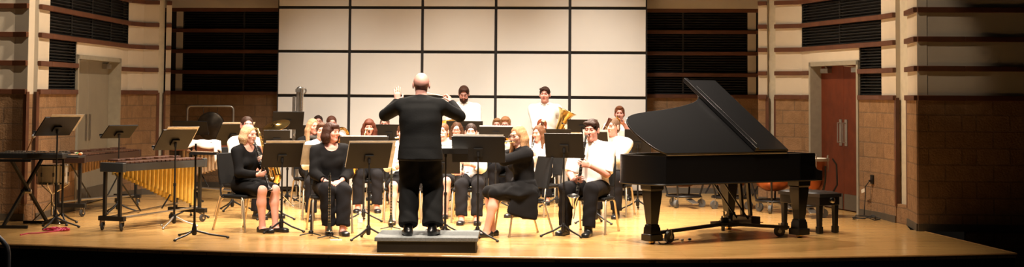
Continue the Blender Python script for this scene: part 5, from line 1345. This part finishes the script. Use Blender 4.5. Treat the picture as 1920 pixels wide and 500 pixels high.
# mallet table and drum
tx = xat(117, 18.42)
tb = empty('percussion_table', 'small black tray table holding coloured mallets above the drum', 'table', (tx, 18.42, 0))
m = Mb(); m.box((0, 0, .835), (.52, .30, .025)); m.build('tray', MATS['case_black'], tb, bevel=.004)
m = Mb(); m.cyl((0.0, .10, .1), (0, .10, .83), .014); m.build('pole', black_metal, tb)
tripod(tb, black_metal, (0, .10), rad=.24, a0=60)
for i, (dx, dy, l, c, nm) in enumerate(((.12, -.08, .26, (.62, .20, .06), 'orange'), (.08, .0, .24, (.15, .30, .10), 'green'), (.03, .06, .28, (.55, .45, .3), 'tan'), (.16, -.03, .22, (.70, .60, .45), 'cream'))):
    mr = empty('mallet', nm + '-headed mallet lying on the small tray table', 'mallet', (tx + dx, 18.42 + dy, .862), R(10 + 14 * i))
    m = Mb(); m.cyl((-l / 2, 0, 0), (l / 2, 0, 0), .005); m.build('shaft', MATS['mallet_wood'], mr); m = Mb(); m.ell((l / 2, 0, .008), (.024, .019, .019)); m.build('head', mat('yarn_' + nm, c, .9), mr)
sx_, sD = xat(102, 18.65), 18.65
dr = empty('snare_drum', 'deep silver drum on a chrome stand under the tray table', 'drum', (sx_, sD, 0))
m = Mb(); m.lathe((0, 0, 0), (0, 0, 1), [(.485, .178), (.72, .178)], 36); m.build('shell', mat('drum_pearl', (.62, .58, .50), .3, .3), dr)
for z in (.49, .715): m = Mb(); m.lathe((0, 0, 0), (0, 0, 1), [(z, .178), (z, .19), (z + .02, .19), (z + .02, .172)], 36); m.build('hoop', chrome, dr)
for z in (.493, .728): m = Mb(); m.lathe((0, 0, 0), (0, 0, 1), [(z, 0), (z + .002, .175)], 36); m.build('head', MATS['drumhead'], dr)
for i in range(8):
    a_ = R(45 * i + 20); c = V(math.cos(a_), math.sin(a_), 0); m = Mb(); m.cyl(c * .187 + V(0, 0, .49), c * .187 + V(0, 0, .735), .005); m.box(c * .186 + V(0, 0, .61), (.022, .022, .05), Matrix.Rotation(a_, 3, 'Z')); m.build('lug', chrome, dr)
st = empty('drum_stand', 'chrome tripod stand carrying the deep silver drum', 'stand', (sx_, sD, 0))
for i in range(3):
    a_ = R(120 * i + 30); c = V(math.cos(a_), math.sin(a_), 0); m = Mb(); m.tube([(0, 0, .36), c * .14 + V(0, 0, .44), c * .198 + V(0, 0, .478), c * .20 + V(0, 0, .51)], .008, 8); m.build('basket_arm', chrome, st)
m = Mb(); m.cyl((0, 0, .10), (0, 0, .38), .013); m.build('pole', chrome, st)
tripod(st, chrome, rad=.24, hub=.26, a0=-50, thick=.014)

# trap tray on a tall black stand in front of the marimba
ms = fl(364, 447)
r = empty('tray_stand', 'tall thin black tripod stand with small tray at the stage front left', 'stand', (ms.x, ms.y, 0))
m = Mb(); m.cyl((0, 0, .06), (0, 0, 1.06), .011); m.cyl((0, 0, .06), (0, 0, .55), .014); m.build('pole', black_metal, r)
m = Mb(); m.lathe((0, 0, .04), (0, 0, 1), [(0, .02), (.02, .03), (.07, .028), (.10, .02), (.13, .016)], 14); m.build('hub', black_metal, r)
tripod(r, black_metal, rad=.37, hub=.09, a0=8, thick=.016)
for dx in (0,):
    m = Mb(); m.box((.10, 0, .945), (.30, .16, .012)); m.box((.10, -.075, .955), (.30, .008, .02)); m.box((.10, .075, .955), (.30, .008, .02)); m.cyl((0, 0, .92), (0, 0, .965), .022); m.build('tray', MATS['case_black'], r)
for i, (dx, dy) in enumerate(((.08, -.03), (.13, .03))):
    mr = empty('mallet', ('front' if i == 0 else 'rear') + ' brown-headed mallet on the tray of the tall thin black stand', 'mallet', (ms.x + dx, ms.y + dy, .962), R(185 + 8 * i)); m = Mb(); m.cyl((-.12, 0, 0), (.14, 0, .012), .005); m.build('shaft', MATS['mallet_wood'], mr); m = Mb(); m.ell((.15, 0, .014), (.024, .02, .02)); m.build('head', mat('yarn_brown', (.34, .17, .08), .9), mr)
# towel on a second table
tw = V(xat(378, 19.7), 19.7, 0)
r = empty('percussion_table', 'tripod table under the white towel behind the marimba end', 'table', tw)
zt = at(378, 264, 19.7).z
m = Mb(); m.box((0, 0, zt - .015), (.40, .30, .02)); m.build('tray', MATS['case_black'], r, bevel=.004)
m = Mb(); m.cyl((-.12, 0, .1), (-.12, 0, zt - .02), .014); m.build('pole', black_metal, r); tripod(r, black_metal, (-.12, 0), rad=.27, a0=-20)
m = Mb(); nx_, ny_ = 30, 22; vs = []
for j in range(ny_ + 1):
    for i in range(nx_ + 1):
        u, v = i / nx_, j / ny_; x = -.22 + .56 * u; y = -.21 + .37 * v; z = zt + .004
        over = max(0, abs(x) - .20) * (1 if x > 0 else 1); fr = max(0, -y - .15)
        xx = min(x, .205) if x > 0 else max(x, -.21); yy = max(y, -.156)
        z -= (x - .205 if x > .205 else 0) * (1.25 + .3 * math.sin(v * 7)) + fr * (1.2 + .5 * u + .25 * math.sin(u * 13))
        z += .004 * math.sin(x * 40 + y * 13) ; 
        vs.append(V(xx + (.03 * math.sin(v * 9) if x > .2 else 0) + .10 * max(0, x - .2), yy - .012 * math.sin(u * 16) * (1 if fr else 0) , z))
m.add(vs, [(j * (nx_ + 1) + i, j * (nx_ + 1) + i + 1, (j + 1) * (nx_ + 1) + i + 1, (j + 1) * (nx_ + 1) + i) for j in range(ny_) for i in range(nx_)])
o = m.build('towel', white_cloth, loc=tw); tag(o, 'white towel draped over the tripod table', 'towel'); sm = o.modifiers.new('t', 'SOLIDIFY'); sm.thickness = .006; sm.offset = 1

# gong
gg = V(xat(395, 24.4), 24.4, 0)
fr_ = empty('gong_stand', 'silver tube arch stand with the dark gong hung in it', 'gong stand', gg)
zt_ = at(395, 199, 24.4).z; hw = .375
m = Mb(); pts = [V(-hw, 0, .05), V(-hw, 0, zt_ - .06)] + arc((-hw + .06, 0, zt_ - .06), .06, 180, 90, 4, (1, 0, 0), (0, 0, 1)) + arc((hw - .06, 0, zt_ - .06), .06, 90, 0, 4, (1, 0, 0), (0, 0, 1)) + [V(hw, 0, .05)]
m.tube(pts, .016, 10); m.build('tube_arch', steel, fr_)
for s_ in (-1, 1): m = Mb(); m.bar((s_ * hw, -.28, .03), (s_ * hw, .28, .03), .04, .04); m.build('foot', black_metal, fr_)
gz = at(395, 236, 24.4).z
g = empty('gong', 'dark round gong hanging in the silver tube frame', 'gong', (gg.x, gg.y, gz))
m = Mb(); m.lathe((0, 0, 0), (0, -1, 0), [(.0, .0), (.02, .0), (.018, .07), (.006, .10), (.0, .19), (-.02, .225), (-.045, .232), (-.045, .226), (-.02, .218), (-.012, .1), (-.004, .07)], 40); m.build('disc', mat('gong_bronze', (.05, .04, .03), .35, .8, var=.4, scale=9), g)
for s_ in (-1, 1): m = Mb(); m.cyl((s_ * .11, .015, .19), (s_ * .12, 0, zt_ - gz - .005), .004); m.build('cord', rubber, g)

# cymbal
cc = at(518, 235, 21.5)
r = empty('cymbal_stand', 'thin chrome stand under the tilted cymbal', 'stand', (cc.x, cc.y, 0))
m = Mb(); m.cyl((0, 0, .1), (0, 0, cc.z + .03), .010); m.build('pole', chrome, r); tripod(r, chrome, rad=.26, hub=.3, a0=20, thick=.014)
m = Mb(); m.lathe((0, 0, 0), (-.26, -.42, 1), [(0, .012), (.03, .015), (.034, .035), (.016, .055), (.008, .10), (-.006, .20), (-.009, .20), (.004, .10), (.012, .055), (.030, .03)], 36); o = m.build('cymbal', brass, loc=(cc.x, cc.y, cc.z)); tag(o, 'tilted brass cymbal beside the tall chrome tubes', 'cymbal')

# folded metal contrabass clarinet
kk = V(xat(558, 23.6), 23.6, 0)
r = empty('contrabass_clarinet', 'tall chrome folded-tube contrabass clarinet rising above the black stands', 'clarinet', kk)
zz = at(558, 166, 23.6).z
dk = mat('dark_chrome', (.34, .33, .31), .3, .9)
m = Mb(); m.tube([(-.055, 0, .35), (-.055, 0, zz - .12)], .024, 14); m.tube([(.005, 0, .30), (.005, 0, zz - .02)], .026, 14); m.tube([(-.055, 0, .36)] + arc((-.025, 0, .36), .03, 180, 360, 6, (1, 0, 0), (0, 0, 1)), .024, 12); m.build('body_tube', dk, r)
m = Mb(); m.tube([(.062, 0, .55), (.062, 0, zz - .02), (.062, 0, zz - .0)], [.033, .033, .033], 16); m.build('bell_tube', silver, r)
m = Mb(); m.tube(arc((.033, 0, zz - .02), .03, 180, 0, 8, (1, 0, 0), (0, 0, 1)), .027, 14); m.torus((.09, -.01, zz - .035), (0, 1, 0), .045, .013, 20, 8); m.box((.01, -.02, zz - .03), (.08, .05, .05)); m.build('top_bow', dk, r)
m = Mb()
for i in range(8): m.cyl((-.03, -.03, .5 + i * .12), (-.03, -.05, .5 + i * .12), .022)
m.cyl((-.03, -.045, .5), (-.03, -.045, 1.4), .005); m.build('key', chrome, r)
m = Mb(); m.tube([(0, 0, .33), (0, 0, .03)], .012, 8); m.build('end_peg', chrome, r); tripod(r, black_metal, rad=.2, hub=.2)

# ------------------------------------------------------------------ things on the floor
def peg(label, px, py):
    p = fl(px, py); r = empty('instrument_peg', label, 'peg', p)
    m = Mb(); m.lathe((0, 0, .02), (0, 0, 1), [(0, .03), (.03, .028), (.04, .012), (.10, .011), (.20, .009), (.215, .006)], 14); m.build('post', black_metal, r)
    for i in range(3): a = R(90 + 120 * i); m = Mb(); m.tube([(0, 0, .03), (.14 * math.cos(a), .14 * math.sin(a), .008)], .007, 6); m.build('leg', black_metal, r)
    return p
c_m = ebony
p = peg('peg holding the upright clarinet beside the dark bobbed woman', 617, 446)
ebony = mat('clarinet_glint', (.05, .055, .04), .18, .5); clarinet('upright clarinet on a floor peg beside the dark bobbed woman', Matrix.Translation(p + V(0, 0, .74)) @ Matrix.Rotation(R(180), 4, 'X') @ Matrix.Rotation(R(180), 4, 'Z'))
p = peg('peg holding the upright clarinet left of the podium', 733, 429)
clarinet('upright clarinet on a floor peg just left of the podium', Matrix.Translation(p + V(0, 0, .74)) @ Matrix.Rotation(R(180), 4, 'X') @ Matrix.Rotation(R(180), 4, 'Z')); ebony = c_m
peg('empty black instrument peg on the floor left of the dark bobbed woman', 583, 441)
p = fl(630, 450); m = Mb(); m.box((0, 0, .004), (.13, .07, .006), Matrix.Rotation(R(12), 3, 'Z')); o = m.build('folded_card', paper, loc=p, bevel=.001); tag(o, 'small white folded card on the floor by the upright clarinet', 'card')
p = fl(675, 428); bo = empty('water_bottle', 'clear plastic water bottle on the floor left of the podium', 'bottle', p)
pl = bpy.data.materials.new('clear_plastic'); pl.use_nodes = True; q = pl.node_tree.nodes['Principled BSDF']; q.inputs['Transmission Weight'].default_value = .9; q.inputs['Roughness'].default_value = .08; q.inputs['IOR'].default_value = 1.3; q.inputs['Base Color'].default_value = (.9, .92, .95, 1)
m = Mb(); m.lathe((0, 0, 0), (0, 0, 1), [(.0, .028), (.004, .032), (.06, .032), (.065, .030), (.07, .032), (.13, .032), (.165, .014), (.185, .013)], 20); m.build('body', pl, bo)
m = Mb(); m.lathe((0, 0, .183), (0, 0, 1), [(0, .0145), (.018, .0145)], 16); m.build('cap', white_cloth, bo); m = Mb(); m.lathe((0, 0, 0), (0, 0, 1), [(.072, .0325), (.115, .0325)], 20); m.build('label', mat('bottle_label', (.55, .6, .65), .6), bo)
# pink cable
pk = mat('pink_cord', (.55, .035, .10), .6)
c = fl(107, 432); pts = [fl(38, 441) + V(0, 0, .007), fl(52, 438) + V(0, 0, .007), fl(70, 437.5) + V(0, 0, .007)]
for i in range(70):
    a = i * .62; pts.append(c + V(.17 * math.cos(a) * (.65 + .35 * math.sin(i * 1.7)), .12 * math.sin(a) * (.7 + .3 * math.cos(i * 2.3)), .008 + .035 * abs(math.sin(i * .9)) * (i / 70)))
m = Mb(); m.tube(pts, .007, 6); o = m.build('cord', pk); tag(o, 'tangled pink cord on the floor at the far left of the stage', 'cord')
# outlet and black cable by the right door
pR5, pR6 = V(*R5, 0), V(*R6, 0); dd = (pR6 - pR5).normalized(); nn = V(-dd.y, dd.x, 0); nn = nn if nn.x < 0 else -nn
op = pR5 + dd * .25 + nn * .02
zo = at(1638, 336, op.y).z
ou = empty('wall_outlet', 'black wall outlet with plugs on the block wall right of the red door', 'outlet', op + V(0, 0, zo))
ro = Matrix.Rotation(math.atan2(dd.y, dd.x), 3, 'Z')
m = Mb(); m.box((0, 0, 0), (.08, .03, .12), ro); m.build('plate', black_metal, ou, bevel=.003); m = Mb(); m.box(nn * .03 + V(0, 0, -.02), (.03, .04, .03), ro); m.build('plug', rubber, ou)
pts = [op + nn * .05 + V(0, 0, zo - .03), op + nn * .09 + dd * .03 + V(0, 0, zo - .10), op + nn * .08 + dd * .05 + V(0, 0, .3), op + nn * .10 + dd * .05 + V(0, 0, .02)]
c = fl(1628, 412)
for i in range(26): a = i * .55; pts.append(c + V(.15 * math.cos(a) + .06 * math.sin(i), .13 * math.sin(a), .008 + .012 * (i % 5)))
m = Mb(); m.tube(pts, .007, 6); o = m.build('power_cord', rubber); tag(o, 'black power cord hanging from the outlet and coiled on the floor', 'cord')
ta = op + nn * .09 + dd * .05 + V(0, 0, zo - .16); m = Mb(); m.box(ta + dd * .05, (.10, .004, .05), ro @ Matrix.Rotation(R(15), 3, 'Y')); o = m.build('cord_tag', paper); tag(o, 'small white tag on the black cord by the outlet', 'tag')
# black cord and little things under the piano
pts = [fl(1228, 440) + V(0, 0, .09), fl(1232, 447) + V(0, 0, .01)] + [fl(1243 + 9 * math.cos(a * .7), 453 + 5 * math.sin(a * .7)) + V(0, 0, .007) for a in range(10)] + [fl(1272, 449) + V(0, 0, .007)]
m = Mb(); m.tube(pts, .006, 6); o = m.build('cord', rubber); tag(o, 'thin black cord on the floor by the left piano leg', 'cord')
for px, py, mt, lab in ((1279, 451, paper, 'tiny white piece on the floor under the piano'), (1293, 450, rubber, 'tiny dark piece on the floor under the piano')):
    p = fl(px, py); m = Mb(); m.ell((0, 0, .012), (.022, .017, .012), 10, 6); o = m.build('floor_cap', mt, loc=p); tag(o, lab, 'cap')
# handrail below the stage
hp_ = lambda px, py: at(px, py, 14.6)
m = Mb(); pts = [hp_(-40, 412), hp_(-2, 445), hp_(6, 453), hp_(13, 462), hp_(16, 474)]; e_ = hp_(16, 474); pts += [V(e_.x, e_.y, e_.z - .25), V(e_.x, e_.y, -1.19)]
m.tube(pts, .024, 12); o = m.build('handrail', mat('rail_grey', (.20, .20, .21), .4, .6)); tag(o, 'grey tube handrail below the stage at the lower left corner', 'handrail')
# floor seam plates
# ------------------------------------------------------------------ lights
def spot(name, loc, tgt, power, size=70, blend=.6, rad=.18, col=(1, .80, .56)):
    l = bpy.data.lights.new(name, 'SPOT'); l.energy = power; l.spot_size = R(size); l.spot_blend = blend; l.shadow_soft_size = rad; l.color = col
    o = bpy.data.objects.new(name, l); COL.objects.link(o); o.location = loc
    o.rotation_euler = (Vector(tgt) - Vector(loc)).to_track_quat('-Z', 'Y').to_euler()
    return o
WARM = (1, .78, .55); WARM2 = (1, .84, .69)
# first electric, in front of the band
for x in (-3.4, -1.7, 0., 1.6):
    spot('stage_spot', (x * 1.05, 13.6, 7.6), (x * .8 - .2, 19.6, 1.0), 3500, 44, 1, .15, WARM2)
# second electric, over the band
for x in (-3.0, -1.3, .4, 1.9):
    spot('stage_spot', (x, 18.6, 7.4), (x * .85 - .2, 19.6, 0), 2700, 62, 1, .2, WARM2)
for x in (-2.2, .5):
    spot('stage_spot', (x, 21.2, 7.4), (x, 22.4, .8), 1300, 70, 1, .2, WARM2)
for x, e in ((-3.0, 1250), (-.9, 1350), (1.3, 1850)):
    spot('shell_spot', (x, 21.4, 6.4), (x, 24.25, -.1), e, 50, 1, .25, (1, .90, .78))
for x in (-2.8, -.9, 1.0):
    spot('back_spot', (x, 23.4, 7.4), (x * .9, 18.2, .3), 3200, 56, 1, .2, WARM2)
spot('side_spot', (-1.5, 17.5, 7.0), (-5.8, 20.6, .6), 1750, 62, 1, .2, WARM)
spot('side_spot', (.6, 18.9, 7.0), (4.6, 20.9, .9), 1750, 58, 1, .2, WARM)
spot('side_spot', (2.0, 15.4, 6.4), (4.9, 18.4, 2.6), 300, 14, .7, .1, WARM)  # narrow spot added to brighten the upper right column
spot('side_spot', (-2.4, 15.4, 6.4), (-6.3, 18.95, 2.5), 750, 19, .8, .1, WARM)  # matching spot added to lift the dim left column
spot('apron_spot', (-2.6, 14.4, 7.6), (-3.2, 17.0, 0), 1300, 60, 1, .2, WARM2)
spot('apron_spot', (.3, 14.2, 7.6), (.0, 16.7, 0), 4200, 50, 1, .2, WARM2)
spot('apron_spot', (2.5, 14.6, 7.6), (2.5, 16.7, 0), 1900, 46, 1, .2, WARM)
spot('conductor_spot', (-1.0, 11.6, 7.6), (-1.0, 15.8, 1.5), 3200, 18, .8, .12, WARM2)
w = bpy.data.worlds.new('hall'); SC.world = w; w.use_nodes = True
w.node_tree.nodes['Background'].inputs['Color'].default_value = (1, .8, .6, 1); w.node_tree.nodes['Background'].inputs['Strength'].default_value = .004
SC.view_settings.view_transform = 'Standard'; SC.view_settings.look = 'None'; SC.view_settings.gamma = 1; SC.view_settings.use_curve_mapping = False
SC.view_settings.exposure = 0.0
